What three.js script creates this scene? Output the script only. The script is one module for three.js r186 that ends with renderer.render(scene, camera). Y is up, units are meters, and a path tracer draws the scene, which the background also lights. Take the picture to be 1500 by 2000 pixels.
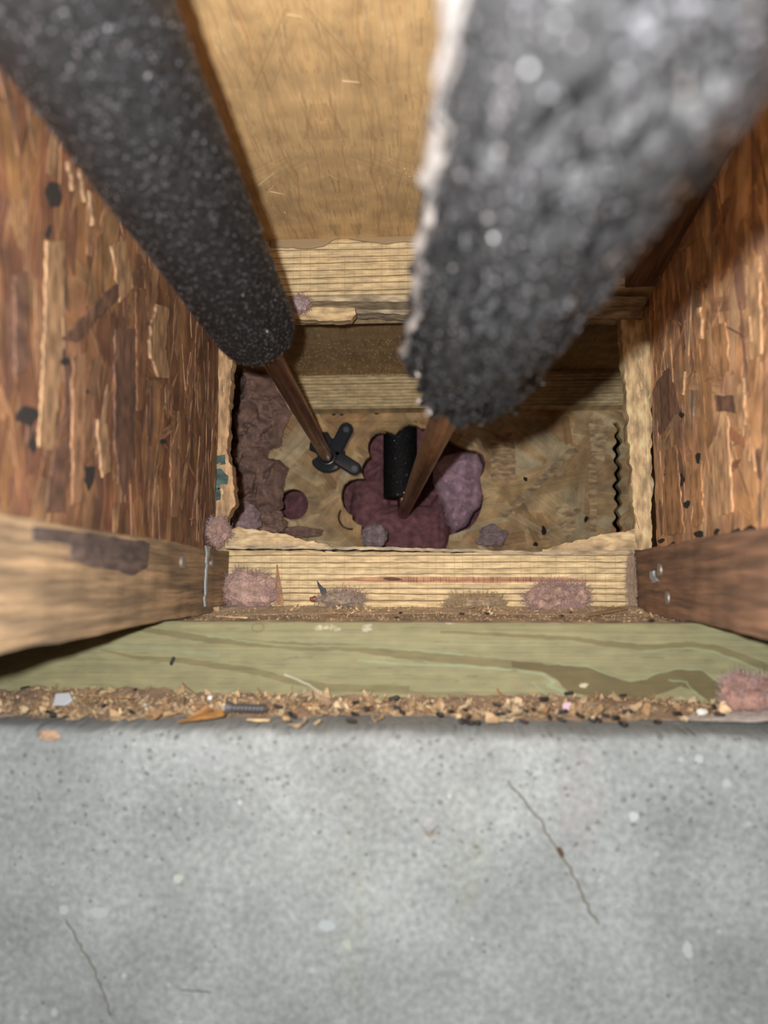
import * as THREE from 'three';
import { mergeGeometries, mergeVertices } from 'three/addons/utils/BufferGeometryUtils.js';
import { RoundedBoxGeometry } from 'three/addons/geometries/RoundedBoxGeometry.js';
import { ImprovedNoise } from 'three/addons/math/ImprovedNoise.js';

// ------------------------------------------------------------------ camera, light, exposure
// world origin = the lens; y up, the joist bay runs along -z
const F = 1386, W = 1500, H = 2000;                    // focal length in photo pixels
const scene = new THREE.Scene();
scene.background = new THREE.Color(0x000000);
const camera = new THREE.PerspectiveCamera(2 * Math.atan(H / 2 / F) * 180 / Math.PI, W / H, 0.005, 20);
camera.rotation.order = 'YXZ';
camera.rotation.set(0.0935, 0.0576, 0);                // tilted up 5.4 degrees, turned 3.3 degrees to the left
camera.focus = 0.52; camera.userData.fStop = 7.5;      // a 3.2 mm wide phone lens
camera.updateMatrixWorld(true);
const renderer = new THREE.WebGLRenderer();
renderer.toneMapping = THREE.LinearToneMapping;
renderer.toneMappingExposure = 1.0;
renderer.shadowMap.enabled = true;
const flash = new THREE.PointLight(0xfffdfa, 0.70, 0, 2);   // the phone's own flash, left of and above the lens
flash.name = 'phone_flash'; flash.position.set(-0.014, 0.0115, 0.0);
flash.castShadow = true; flash.shadow.radius = 0.14; flash.shadow.camera.near = 0.005; flash.shadow.camera.far = 3;
scene.add(flash);

// ------------------------------------------------------------------ helpers
const V = (x, y, z) => new THREE.Vector3(x, y, z);
function rng(seed) { let s = seed >>> 0; return () => { s = (s + 0x6D2B79F5) >>> 0; let t = s; t = Math.imul(t ^ (t >>> 15), t | 1); t ^= t + Math.imul(t ^ (t >>> 7), t | 61); return ((t ^ (t >>> 14)) >>> 0) / 4294967296; }; }
const R0 = rng(11);
const perlin = new ImprovedNoise();
const noise = (x, y, z) => perlin.noise(x + 37.3, y + 91.7, z + 13.1);
function fbm(x, y, z, oct = 4) { let a = 1, s = 0; for (let i = 0; i < oct; i++) { s += a * noise(x, y, z); x *= 2.03; y *= 2.03; z *= 2.03; a *= 0.5; } return s; }
const lerp = (a, b, t) => a + (b - a) * t, clamp = (x, a = 0, b = 1) => Math.min(b, Math.max(a, x));
const smooth = (a, b, x) => { const t = clamp((x - a) / (b - a)); return t * t * (3 - 2 * t); };
// a photo pixel gives a direction; the plane it lies on gives the distance
const ray = (px, py) => V((px - W / 2) / F, (H / 2 - py) / F, -1).applyQuaternion(camera.quaternion);
const onD = (px, py, d) => { const v = ray(px, py); return v.multiplyScalar(d / -v.z); };
const onH = (px, py, h) => { const v = ray(px, py); return v.multiplyScalar(h / v.y); };
const onC = (px, py, zc) => ray(px, py).multiplyScalar(zc);
const onPlane = (px, py, p, n) => { const v = ray(px, py); return v.multiplyScalar(p.dot(n) / v.dot(n)); };

const names = {};
const numbered = (n) => { const k = names[n] = (names[n] ?? -1) + 1; return k ? n + '_' + String(k).padStart(3, '0') : n; };
function shade(o) { o.traverse((m) => { if (m.isMesh) { m.castShadow = true; m.receiveShadow = true; } }); return o; }
function part(name, geo, mat, parent) { const m = new THREE.Mesh(geo, mat); m.name = name; m.castShadow = m.receiveShadow = true; parent.add(m); return m; }
function thing(name, label, category, at = V(0, 0, 0), group, kind) {
  const o = new THREE.Group(); o.name = numbered(name); o.position.copy(at); scene.add(o);
  tag(o, label, category, group, kind); return o;
}
function tag(o, label, category, group, kind) { o.userData.label = label; o.userData.category = category; if (group) o.userData.group = group; if (kind) o.userData.kind = kind; return o; }
function single(name, geo, mat, label, category, at = V(0, 0, 0), group, kind) {
  const m = new THREE.Mesh(geo, mat); m.name = numbered(name); m.position.copy(at); m.castShadow = m.receiveShadow = true; scene.add(m);
  return tag(m, label, category, group, kind);
}
const rel = (geo, at) => geo.translate(-at.x, -at.y, -at.z);
// uv in metres by the way each face points
function triUV(geo, size = 1, ox = 0, oy = 0, turn = false) {
  const g = geo.index ? geo.toNonIndexed() : geo; if (!g.attributes.normal) g.computeVertexNormals();
  const p = g.attributes.position, uv = new Float32Array(p.count * 2), a = V(), b = V(), c = V(), n = V();
  for (let i = 0; i < p.count; i += 3) {
    a.fromBufferAttribute(p, i); b.fromBufferAttribute(p, i + 1); c.fromBufferAttribute(p, i + 2);
    n.copy(b).sub(a).cross(c.clone().sub(a)); const x = Math.abs(n.x), y = Math.abs(n.y), z = Math.abs(n.z);
    [a, b, c].forEach((q, k) => {
      let u, v; if (x >= y && x >= z) { u = q.z; v = q.y; } else if (y >= z) { u = q.x; v = q.z; } else { u = q.x; v = q.y; }
      if (turn) [u, v] = [v, u];
      uv[(i + k) * 2] = (u + ox) / size; uv[(i + k) * 2 + 1] = (v + oy) / size;
    });
  }
  g.setAttribute('uv', new THREE.BufferAttribute(uv, 2)); return g;
}
function rectUV(geo, f) { const g = geo.index ? geo.toNonIndexed() : geo, p = g.attributes.position, uv = new Float32Array(p.count * 2); for (let i = 0; i < p.count; i++) { const [u, v] = f(p.getX(i), p.getY(i), p.getZ(i)); uv[i * 2] = u; uv[i * 2 + 1] = v; } g.setAttribute('uv', new THREE.BufferAttribute(uv, 2)); return g; }
function roundBox(x0, x1, y0, y1, z0, z1, r = 0.0012) { const g = new RoundedBoxGeometry(x1 - x0, y1 - y0, z1 - z0, 2, r); g.translate((x0 + x1) / 2, (y0 + y1) / 2, (z0 + z1) / 2); return g; }
// an outline in photo pixels, standing on the plane z = -d, given a thickness
function plate(px, d, thick, bevel = 0.0004, holes = []) {
  const P = (q) => { const v = onD(q[0], q[1], d); return new THREE.Vector2(v.x, v.y); };
  const s = new THREE.Shape(px.map(P)); for (const h of holes) s.holes.push(new THREE.Path(h.map(P)));
  const g = new THREE.ExtrudeGeometry(s, { depth: thick, bevelEnabled: bevel > 0, bevelThickness: bevel, bevelSize: bevel, bevelSegments: 1, curveSegments: 10 });
  g.translate(0, 0, -d - thick); return g;
}
function ragged(pts, step, amp, seed, closed = true) {       // splits an outline (px) into short runs and roughens it
  const r = rng(seed), out = [];
  for (let i = 0; i < pts.length - (closed ? 0 : 1); i++) {
    const a = pts[i], b = pts[(i + 1) % pts.length], n = Math.max(1, Math.round(Math.hypot(b[0] - a[0], b[1] - a[1]) / step));
    for (let k = 0; k < n; k++) { const x = lerp(a[0], b[0], k / n), y = lerp(a[1], b[1], k / n); out.push([x + amp * (noise(x / 17, y / 17, seed * 0.37) * 1.1 + (r() - 0.5) * 0.35), y + amp * (noise(x / 17, y / 17, seed * 0.37 + 8) * 1.1 + (r() - 0.5) * 0.35)]); }
  }
  if (!closed) out.push(pts[pts.length - 1]);
  return out;
}
const arcPx = (cx, cy, r, a0, a1, n = 16) => Array.from({ length: n + 1 }, (_, i) => { const a = (a0 + (a1 - a0) * i / n) * Math.PI / 180; return [cx + r * Math.cos(a), cy + r * Math.sin(a)]; });

// ------------------------------------------------------------------ textures
function canvas(w, h, draw) { const c = document.createElement('canvas'); c.width = w; c.height = h; draw(c.getContext('2d'), w, h); return c; }
function tex(c, srgb = true, wrap = THREE.MirroredRepeatWrapping) { const t = new THREE.CanvasTexture(c); t.wrapS = t.wrapT = wrap; t.magFilter = THREE.LinearFilter; if (srgb) t.colorSpace = THREE.SRGBColorSpace; return t; }
const lin = (x) => (x /= 255, x <= 0.04045 ? x / 12.92 : ((x + 0.055) / 1.055) ** 2.4);
function meanLin(c) { const d = c.getContext('2d').getImageData(0, 0, c.width, c.height).data, s = [0, 0, 0]; let n = 0; for (let i = 0; i < d.length; i += 4 * 37) { n++; for (let k = 0; k < 3; k++) s[k] += lin(d[i + k]); } return s.map((x) => x / n); }
// a material whose average base colour is the wanted one
function calib(c, want, opts = {}, bump, bumpScale) {
  const m = meanLin(c), k = want.map((x, i) => x / m[i]);
  if (Math.max(...k) > 1) {                              // lift a canvas painted too dark for the wanted average
    const g = c.getContext('2d'), im = g.getImageData(0, 0, c.width, c.height), d = im.data, lut = k.map((f) => Array.from({ length: 256 }, (_, v) => { const x = Math.min(1, lin(v) * f); return 255 * (x <= 0.0031308 ? 12.92 * x : 1.055 * x ** (1 / 2.4) - 0.055); }));
    for (let i = 0; i < d.length; i += 4) for (let e = 0; e < 3; e++) d[i + e] = lut[e][d[i + e]];
    c = canvas(c.width, c.height, (q) => q.putImageData(im, 0, 0)); k.fill(1);
  }
  const o = { map: tex(c), roughness: 0.85, ...opts }; if (bump) { o.bumpMap = tex(bump, false); o.bumpScale = bumpScale; }
  const mat = new THREE.MeshPhysicalMaterial(o); mat.color.setRGB(...k.map((x) => Math.min(1, x))); return mat;
}
const rgb = (c, k = 1, a = 1) => `rgba(${c.map((x) => Math.round(clamp(x * k, 0, 255))).join(',')},${a})`;
const mixc = (a, b, t) => a.map((x, i) => lerp(x, b[i], t));
function speckle(g, w, h, r, n, cols, r0, r1, a0, a1, ax = 1) { for (let i = 0; i < n; i++) { const q = lerp(r0, r1, r() ** 2); g.fillStyle = rgb(cols[Math.floor(r() * cols.length)], 1, lerp(a0, a1, r())); g.beginPath(); g.ellipse(r() * w, r() * h, q * ax, q, 0, 0, 7); g.fill(); } }
function pixelNoise(g, w, h, amount, sx, sy, oct = 3, seed = 0) {  // multiplies by smooth noise
  const im = g.getImageData(0, 0, w, h), d = im.data, q = Math.min(sx, sy) < 15 ? 2 : 4, nx = Math.ceil(w / q) + 2, ny = Math.ceil(h / q) + 2, grid = new Float32Array(nx * ny);
  for (let j = 0; j < ny; j++) for (let i = 0; i < nx; i++) grid[j * nx + i] = 1 + amount * fbm(i * q / sx, j * q / sy, seed, oct);
  for (let y = 0; y < h; y++) { const j = Math.floor(y / q), v = y / q - j; for (let x = 0; x < w; x++) { const i0 = Math.floor(x / q), u = x / q - i0, a = j * nx + i0, k = lerp(lerp(grid[a], grid[a + 1], u), lerp(grid[a + nx], grid[a + nx + 1], u), v), i = (y * w + x) * 4; d[i] *= k; d[i + 1] *= k; d[i + 2] *= k; } }
  g.putImageData(im, 0, 0);
}
// oriented strand board: pressed flakes laid over each other; returns [colour, height]
function osb(seed, w, h, ppm, cols, o = {}) {
  const n = o.n ?? 700, r = rng(seed), hc = document.createElement('canvas'); hc.width = w; hc.height = h; const hg = hc.getContext('2d');
  const cc = canvas(w, h, (g) => {
    g.fillStyle = rgb(cols[0]); g.fillRect(0, 0, w, h); hg.fillStyle = '#777'; hg.fillRect(0, 0, w, h);
    for (let i = 0; i < n; i++) {
      const L = lerp(0.02, o.long ?? 0.09, r()) * ppm, B = lerp(0.004, o.wide ?? 0.02, r()) * ppm, a = (o.dir ?? 0) + (r() < 0.2 ? r() * Math.PI : (r() - 0.5) * (o.spread ?? 1.3));
      const c = mixc(cols[Math.floor(r() * cols.length)], cols[Math.floor(r() * cols.length)], r() * 0.5), br = lerp(0.86, 1.12, r());
      const pts = []; const m = 5;
      for (let k = 0; k <= m; k++) pts.push([-L / 2 + (r() - 0.5) * L * 0.14, -B / 2 + B * k / m]);
      pts.push([0, B / 2 + (r() - 0.5) * B * 0.2]);
      for (let k = m; k >= 0; k--) pts.push([L / 2 + (r() - 0.5) * L * 0.14, -B / 2 + B * k / m]);
      const X = r() * w, Y = r() * h, hh = Math.floor(lerp(70, 200, r()));
      for (const [q, isH] of [[g, 0], [hg, 1]]) {
        q.save(); q.translate(X, Y); q.rotate(a); q.beginPath(); pts.forEach((p, k) => k ? q.lineTo(...p) : q.moveTo(...p)); q.closePath();
        q.fillStyle = isH ? `rgb(${hh},${hh},${hh})` : rgb(c, br, o.alpha ?? 0.88); q.fill(); q.clip();
        const lines = Math.min(60, Math.ceil(B / 2.2));
        for (let k = 0; k < lines; k++) {
          const y = -B / 2 + r() * B, dk = r() < 0.5; q.lineWidth = lerp(0.5, 1.8, r());
          q.strokeStyle = isH ? (dk ? 'rgba(40,40,40,.35)' : 'rgba(230,230,230,.22)') : rgb(c, dk ? 0.66 : 1.25, lerp(0.12, 0.4, r()));
          q.beginPath(); q.moveTo(-L * 0.56 + r() * L * 0.3, y); q.lineTo(L * 0.56 - r() * L * 0.3, y + (r() - 0.5) * B * 0.08); q.stroke();
        }
        q.restore();
      }
    }
    if (o.extra) o.extra(g, w, h, r);
    pixelNoise(g, w, h, o.blot ?? 0.28, 60, 60, 4, seed);
  });
  return [cc, hc];
}
// sawn or veneer lumber with the grain along u
function lumber(seed, w, h, cols, o = {}) {
  const r = rng(seed), hc = document.createElement('canvas'); hc.width = w; hc.height = h; const hg = hc.getContext('2d');
  const cc = canvas(w, h, (g) => {
    g.fillStyle = rgb(cols[0]); g.fillRect(0, 0, w, h); hg.fillStyle = '#999'; hg.fillRect(0, 0, w, h);
    const line = (q, y, amp, ph) => { q.beginPath(); for (let x = -10; x <= w + 10; x += 14) { const yy = y + amp * noise(x / (o.wave ?? 300), ph, seed) + 2 * noise(x / 30, ph * 3, seed); x < 0 ? q.moveTo(x, yy) : q.lineTo(x, yy); } q.stroke(); };
    for (let i = 0; i < (o.fine ?? 400); i++) { const c = cols[Math.floor(r() * cols.length)]; g.strokeStyle = rgb(c, lerp(0.8, 1.15, r()), lerp(0.1, 0.4, r())); g.lineWidth = lerp(0.6, 4, r() ** 2); line(g, r() * h, 10, r() * 50); }
    if (o.dash) for (let i = 0; i < o.dash; i++) { const y = r() * h, x = r() * w, L = lerp(6, 60, r()); g.strokeStyle = rgb(cols[cols.length - 1], lerp(0.6, 0.9, r()), lerp(0.2, 0.6, r())); g.lineWidth = lerp(0.7, 2, r()); g.beginPath(); g.moveTo(x, y); g.lineTo(x + L, y + (r() - 0.5) * 2); g.stroke(); hg.strokeStyle = 'rgba(30,30,30,.5)'; hg.lineWidth = g.lineWidth; hg.beginPath(); hg.moveTo(x, y); hg.lineTo(x + L, y); hg.stroke(); }
    if (o.rows) for (let k = 0; k < o.rows; k++) {           // the seams between the veneers
      const y = (k + 0.5 + (r() - 0.5) * 0.3) * h / o.rows, ph = r() * 60; g.strokeStyle = rgb(o.rowCol ?? cols[cols.length - 1], 0.8, 0.85); g.lineWidth = lerp(1.4, 3.2, r()); line(g, y, 5, ph);
      hg.strokeStyle = 'rgba(0,0,0,.8)'; hg.lineWidth = g.lineWidth + 0.6; line(hg, y, 5, ph);
      g.strokeStyle = rgb(cols[1], 1.04, 0.3); g.lineWidth = 5; line(g, y + 0.45 * h / o.rows, 4, ph + 9);
    }
    if (o.cross) for (let x = 0; x < w; x += o.cross) {       // fine knife marks across the veneer
      const xx = x + (r() - 0.5) * o.cross * 0.3; g.strokeStyle = rgb(o.crossCol, 1, lerp(0.25, 0.65, r())); g.lineWidth = 1.8; const y0 = r() < 0.3 ? r() * h * 0.5 : 0, y1 = r() < 0.3 ? h - r() * h * 0.5 : h; g.beginPath(); g.moveTo(xx, y0); g.lineTo(xx + (r() - 0.5) * 4, y1); g.stroke();
      hg.strokeStyle = 'rgba(40,40,40,.5)'; hg.lineWidth = 1.6; hg.beginPath(); hg.moveTo(xx, y0); hg.lineTo(xx, y1); hg.stroke();
    }
    if (o.extra) o.extra(g, w, h, r, hg);
    pixelNoise(g, w, h, o.blot ?? 0.2, o.bx ?? 50, o.by ?? 18, 4, seed + 0.5);
  });
  return [cc, hc];
}

// ------------------------------------------------------------------ main measures (metres from the lens)
const SILL = -0.0208, LEDGE = -0.0588, CEIL = 0.2263, FL = 0.038;
const dWALL = 0.281, dSILL = 0.34, dBLOCK = 0.4545, dBWEB = 0.476, dREAR = 0.772, dRWEB = 0.797;

// ------------------------------------------------------------------ concrete foundation wall
{
  const x0 = -0.27, ww = 0.52, hh = 0.29, cw = 2048, ch = 1142, k = cw / ww;
  const T = (px, py) => { const v = onD(px, py, dWALL); return [(v.x - x0) * k, (LEDGE - v.y) * k]; };
  const bumpC = document.createElement('canvas'); bumpC.width = cw; bumpC.height = ch; const bg = bumpC.getContext('2d'); bg.fillStyle = '#a0a0a0'; bg.fillRect(0, 0, cw, ch);
  const cc = canvas(cw, ch, (g, w, h) => {
    const r = rng(5); g.fillStyle = 'rgb(196,197,194)'; g.fillRect(0, 0, w, h);
    pixelNoise(g, w, h, 0.10, 150, 150, 5, 3); pixelNoise(g, w, h, 0.13, 10, 10, 3, 7);
    speckle(g, w, h, r, 20000, [[228, 229, 226], [172, 172, 168], [205, 207, 206], [158, 158, 152]], 0.6, 2.6, 0.15, 0.5);
    speckle(g, w, h, r, 2400, [[120, 116, 108], [105, 100, 95]], 0.6, 2.6, 0.25, 0.65);
    speckle(g, w, h, r, 420, [[246, 246, 242], [238, 236, 228]], 1, 5, 0.4, 0.9);
    for (let i = 0; i < 900; i++) { const x = r() * w, y = Math.abs(r() - r()) * 260, q = lerp(0.8, 4, r() ** 2); g.fillStyle = rgb([128, 122, 112], 1, 0.5); g.beginPath(); g.ellipse(x, y, q, q * 0.8, 0, 0, 7); g.fill(); bg.fillStyle = 'rgba(20,20,20,.8)'; bg.beginPath(); bg.ellipse(x, y, q, q, 0, 0, 7); bg.fill(); }
    for (const [px, py, rx, ry, c, a] of [[80, 1500, 26, 45, [214, 216, 217], 0.3], [165, 1495, 40, 50, [214, 216, 217], 0.28], [385, 1460, 30, 30, [216, 218, 219], 0.3], [1135, 1560, 30, 80, [165, 162, 154], 0.18], [905, 1650, 26, 110, [165, 162, 154], 0.12], [690, 1700, 18, 200, [168, 165, 158], 0.1]]) {   // bloom and form-board stains
      const [x, y] = T(px, py); for (let i = 0; i < 140; i++) { const a2 = r() * 7, q = Math.sqrt(r()); g.fillStyle = rgb(c, 1, a * 0.16); g.beginPath(); g.ellipse(x + Math.cos(a2) * rx * q, y + Math.sin(a2) * ry * q, 3 + r() * 9, 3 + r() * 12, 0, 0, 7); g.fill(); }
    }
    const crack = (pts, c, lw) => { const q = ragged(pts, 8, 5, pts[0][0] | 0, false).map((p) => T(...p)); for (const [gg, cs] of [[g, c], [bg, 'rgba(10,10,10,.8)']]) { gg.strokeStyle = cs; gg.lineWidth = lw; gg.beginPath(); q.forEach((p, i) => i ? gg.lineTo(...p) : gg.moveTo(...p)); gg.stroke(); } };
    crack([[992, 1527], [1022, 1562], [1052, 1600], [1092, 1665], [1122, 1712], [1150, 1775], [1170, 1805]], 'rgba(128,112,90,.75)', 2.6);
    crack([[128, 1795], [150, 1832], [182, 1890], [205, 1955], [216, 1985]], 'rgba(132,118,98,.65)', 2.6);
    crack([[355, 1935], [412, 1940]], 'rgba(120,110,105,.6)', 2.2);
    const spot = (px, py, rx, ry, c) => { const [x, y] = T(px, py); g.fillStyle = rgb(c, 1, 0.9); g.beginPath(); for (let i = 0; i < 12; i++) { const a = i * Math.PI / 6, q = 0.75 + 0.4 * r(); const X = x + Math.cos(a) * rx * q, Y = y + Math.sin(a) * ry * q; i ? g.lineTo(X, Y) : g.moveTo(X, Y); } g.fill(); };
    spot(1238, 1595, 7, 8, [248, 248, 246]); spot(1343, 1855, 7, 14, [242, 242, 236]); spot(347, 1716, 8, 7, [240, 238, 226]); spot(193, 1783, 15, 9, [232, 232, 228]); spot(124, 1778, 8, 8, [238, 236, 230]); spot(1420, 1530, 7, 6, [238, 236, 228]); spot(677, 1845, 8, 7, [228, 228, 214]); spot(106, 1978, 6, 7, [240, 240, 236]); spot(838, 1622, 11, 9, [176, 158, 140]);
    spot(640, 1808, 14, 9, [226, 230, 230]); spot(1365, 1482, 7, 7, [238, 238, 235]);
    const [mx, my] = T(1095, 1664); g.fillStyle = 'rgb(110,80,58)'; g.beginPath(); g.ellipse(mx, my, 4, 8, -0.5, 0, 7); g.fill();
  });
  const r = rng(6); for (let i = 0; i < 14000; i++) { const v = r() < 0.5 ? 60 : 215; bg.fillStyle = `rgba(${v},${v},${v},.3)`; bg.beginPath(); bg.arc(r() * cw, r() * ch, lerp(0.8, 4, r() ** 2), 0, 7); bg.fill(); }
  const mat = calib(cc, [0.183, 0.199, 0.200], { roughness: 0.9 }, bumpC, 0.0006);
  // profile from the ledge over a worn arris and down the face, swept along x with a little unevenness
  const prof = [[-0.66, 0], [-0.42, 0], [-0.36, 0], [-0.335, 0], [-0.31, -0.0002], [-0.295, -0.0004], [-0.288, -0.0008], [-0.2845, -0.0016], [-0.2822, -0.0035], [-0.281, -0.007], ...Array.from({ length: 26 }, (_, i) => [-0.281, -0.013 - i * 0.011])];
  const nx = 220, pos = [], uv = [], idx = [];
  for (let j = 0; j < prof.length; j++) for (let i = 0; i <= nx; i++) {
    const x = lerp(-0.34, 0.34, i / nx), [z, y] = prof[j], edge = Math.exp(-(((j - 7.5) / 2.2) ** 2));
    pos.push(x, LEDGE + y + 0.0014 * edge * fbm(x * 70, j * 0.3, 1) - (j > 4 ? 0.0004 : 0) * 0, z - edge * 0.0012 * Math.abs(fbm(x * 55, 4, j * 0.4)));
    const run = j < 5 ? z + dWALL : 0; uv.push((x - x0) / ww, 1 - (-y - run * 0.5) / hh);
  }
  for (let j = 0; j < prof.length - 1; j++) for (let i = 0; i < nx; i++) { const a = j * (nx + 1) + i, b = a + 1, c = a + nx + 1, d = c + 1; idx.push(a, c, b, b, c, d); }
  const g = new THREE.BufferGeometry(); g.setAttribute('position', new THREE.Float32BufferAttribute(pos, 3)); g.setAttribute('uv', new THREE.Float32BufferAttribute(uv, 2)); g.setIndex(idx); g.computeVertexNormals();
  const body = new THREE.BoxGeometry(0.68, 0.28, 0.37); body.translate(0, LEDGE - 0.145, -0.47);
  const wall = thing('wall_foundation', 'grey poured concrete foundation wall with a narrow ledge below the sill plate', 'wall', V(0, 0, 0), null, 'structure');
  part('concrete_face', g, mat, wall); part('concrete_core', triUV(body, 0.5), mat, wall);
  // a popped aggregate pit with its pale stone
  const p = onD(838, 1610, dWALL), sg = new THREE.IcosahedronGeometry(0.0028, 2); { const q = sg.attributes.position; for (let i = 0; i < q.count; i++) { const v = V().fromBufferAttribute(q, i), k = 1 + 0.35 * noise(v.x * 700, v.y * 700, v.z * 700); q.setXYZ(i, v.x * k, v.y * k, v.z * k * 0.35); } sg.computeVertexNormals(); }
  sg.translate(p.x, p.y, p.z + 0.0002); part('aggregate_stone', sg, new THREE.MeshStandardMaterial({ color: new THREE.Color().setRGB(0.2, 0.21, 0.21), roughness: 0.8 }), wall).userData.label = 'pale stone chip showing in the concrete';
}

// ------------------------------------------------------------------ treated sill plate
const sillTopCanvas = lumber(31, 1024, 512, [[150, 132, 104], [168, 148, 118], [128, 110, 86], [176, 160, 130]], { fine: 200, blot: 0.5 });
{
  const x0 = -0.235, ww = 0.45, hh = FL, cw = 2048, ch = Math.round(cw * hh / ww), k = cw / ww;
  const T = (p) => { const v = onD(p[0], p[1], dSILL); return [(v.x - x0) * k, (SILL - v.y) * k]; };
  const [cc, hc] = lumber(41, cw, ch, [[176, 168, 126], [186, 178, 138], [168, 162, 120], [176, 176, 140]], {
    fine: 260, blot: 0.09, wave: 500, dash: 350,
    extra: (g, w, h, r) => {
      const band = (top, bot, col, a, seed) => {           // one dark latewood band with feathered edges
        const up = ragged(top, 14, 2.2, seed, false).map(T), dn = ragged(bot, 14, 2.2, seed + 1, false).map(T).reverse();
        g.beginPath(); [...up, ...dn].forEach((p, i) => i ? g.lineTo(...p) : g.moveTo(...p)); g.closePath(); g.fillStyle = rgb(col, 1, a); g.fill();
        g.save(); g.clip(); for (let i = 0; i < 160; i++) { const y = r() * h, x = r() * w; g.strokeStyle = rgb(r() < 0.5 ? [104, 90, 58] : [158, 146, 102], 1, 0.3); g.lineWidth = 1 + r(); g.beginPath(); g.moveTo(x, y); g.lineTo(x + 120, y + 3 * (r() - 0.5)); g.stroke(); } g.restore();
      };
      const glow = (pts, lw, a, seed) => { const q = ragged(pts, 10, 2.5, seed, false).map(T); g.strokeStyle = rgb([182, 204, 168], 1, a); g.lineWidth = lw; g.lineJoin = 'round'; g.beginPath(); q.forEach((p, i) => i ? g.lineTo(...p) : g.moveTo(...p)); g.stroke(); };
      const dk = [132, 118, 78];
      band([[270, 1222], [405, 1243], [507, 1250], [587, 1256], [667, 1256], [800, 1270], [913, 1282], [1020, 1292], [1080, 1296]], [[270, 1232], [405, 1256], [507, 1264], [587, 1270], [667, 1270], [800, 1288], [913, 1298], [1020, 1308], [1080, 1316]], dk, 0.6, 1);
      glow([[405, 1242], [507, 1256], [587, 1262], [700, 1262], [800, 1270], [905, 1279]], 4, 0.5, 2); glow([[700, 1290], [810, 1298], [930, 1302], [1000, 1308]], 5, 0.55, 3); glow([[200, 1262], [330, 1268], [430, 1280]], 8, 0.3, 4);
      band([[860, 1232], [1030, 1239], [1130, 1244], [1180, 1252], [1260, 1260], [1340, 1254], [1393, 1258], [1447, 1276], [1500, 1298]], [[860, 1236], [1030, 1246], [1130, 1252], [1180, 1262], [1260, 1270], [1340, 1263], [1393, 1270], [1447, 1290], [1500, 1312]], dk, 0.62, 5);
      glow([[1260, 1272], [1340, 1266], [1393, 1274], [1440, 1290], [1490, 1312]], 4, 0.4, 6);
      band([[1000, 1291], [1073, 1297], [1143, 1303], [1190, 1319], [1230, 1331], [1262, 1327], [1290, 1314], [1330, 1307], [1372, 1311], [1404, 1336], [1412, 1366]], [[1000, 1304], [1060, 1312], [1090, 1330], [1110, 1352], [1180, 1366], [1250, 1366], [1300, 1352], [1330, 1340], [1360, 1352], [1385, 1370], [1412, 1372]], [122, 106, 68], 0.82, 7);
      glow([[1060, 1296], [1143, 1302], [1190, 1318], [1230, 1331], [1262, 1326], [1290, 1313], [1330, 1306], [1372, 1309], [1406, 1334]], 3.5, 0.45, 8);
      glow([[1010, 1309], [1058, 1316], [1084, 1332], [1070, 1340], [1098, 1350], [1112, 1362]], 6, 0.6, 9); glow([[1040, 1330], [1052, 1344], [1075, 1358]], 4, 0.45, 10); glow([[1306, 1328], [1342, 1332], [1350, 1346], [1372, 1364]], 4, 0.6, 11);
      band([[195, 1268], [267, 1280], [330, 1283], [427, 1294], [507, 1306], [560, 1320], [640, 1336], [800, 1340]], [[195, 1270], [267, 1288], [330, 1292], [427, 1306], [507, 1320], [560, 1335], [640, 1350], [800, 1350]], dk, 0.5, 12);
      band([[700, 1345], [860, 1352], [990, 1366]], [[700, 1350], [860, 1362], [990, 1372]], dk, 0.35, 14);
      g.strokeStyle = 'rgba(232,228,214,.75)'; g.lineWidth = 5; g.lineCap = 'round'; g.beginPath(); ragged([[557, 1318], [580, 1327], [606, 1340], [624, 1351]], 6, 2, 3, false).map(T).forEach((p, i) => i ? g.lineTo(...p) : g.moveTo(...p)); g.stroke();   // a scratch
      for (const [px, py, rx, ry] of [[640, 1226, 30, 5], [718, 1227, 9, 7], [1140, 1338, 5, 4], [880, 1215, 12, 3]]) { const [x, y] = T([px, py]); for (let i = 0; i < 22; i++) { g.fillStyle = rgb([236, 228, 204], 1, 0.55); g.beginPath(); g.ellipse(x + (r() - 0.5) * 2 * rx, y + (r() - 0.5) * 2 * ry, 2 + r() * 5, 1 + r() * 2, 0, 0, 7); g.fill(); } }
      { const [x, y] = T([503, 1226]); g.strokeStyle = 'rgba(140,120,84,.7)'; g.lineWidth = 2.5; g.beginPath(); g.ellipse(x, y, 13, 9, 0, 0, 7); g.stroke(); }   // a small knot
    },
  });
  const mFace = calib(cc, [0.163, 0.154, 0.080], { roughness: 0.8 }, hc, 0.0002);
  const mTop = calib(sillTopCanvas[0], [0.42, 0.34, 0.24], { roughness: 0.95 });
  const sill = thing('sill_plate', 'pale green treated sill plate lying on the concrete, with swirling brown grain', 'sill plate', V(0, SILL - FL, -dSILL));
  const g = new THREE.BoxGeometry(0.68, FL - 0.0004, 0.14, 240, 8, 40); g.translate(0, FL / 2 + 0.0002, -0.07);
  const p = g.attributes.position;                       // eased front arris, gently uneven
  for (let i = 0; i < p.count; i++) { const y = p.getY(i), z = p.getZ(i), x = p.getX(i); if (z > -0.0001 && y > FL - 0.001) { p.setZ(i, z - 0.0022); } if (z > -0.004 && z < -0.0001 && y > FL - 0.001) p.setY(i, y - 0.0006); if (y > FL - 0.004) p.setY(i, p.getY(i) - 0.0006 * Math.abs(noise(x * 40, z * 40, 2))); }
  g.computeVertexNormals();
  const body = rectUV(g, (x, y, z) => [(x - x0) / ww, 1 - (FL - y) / hh]);
  const faceIdx = [], topIdx = []; const q = body.attributes.position, n = V(), a = V(), b = V(), c = V();
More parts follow.
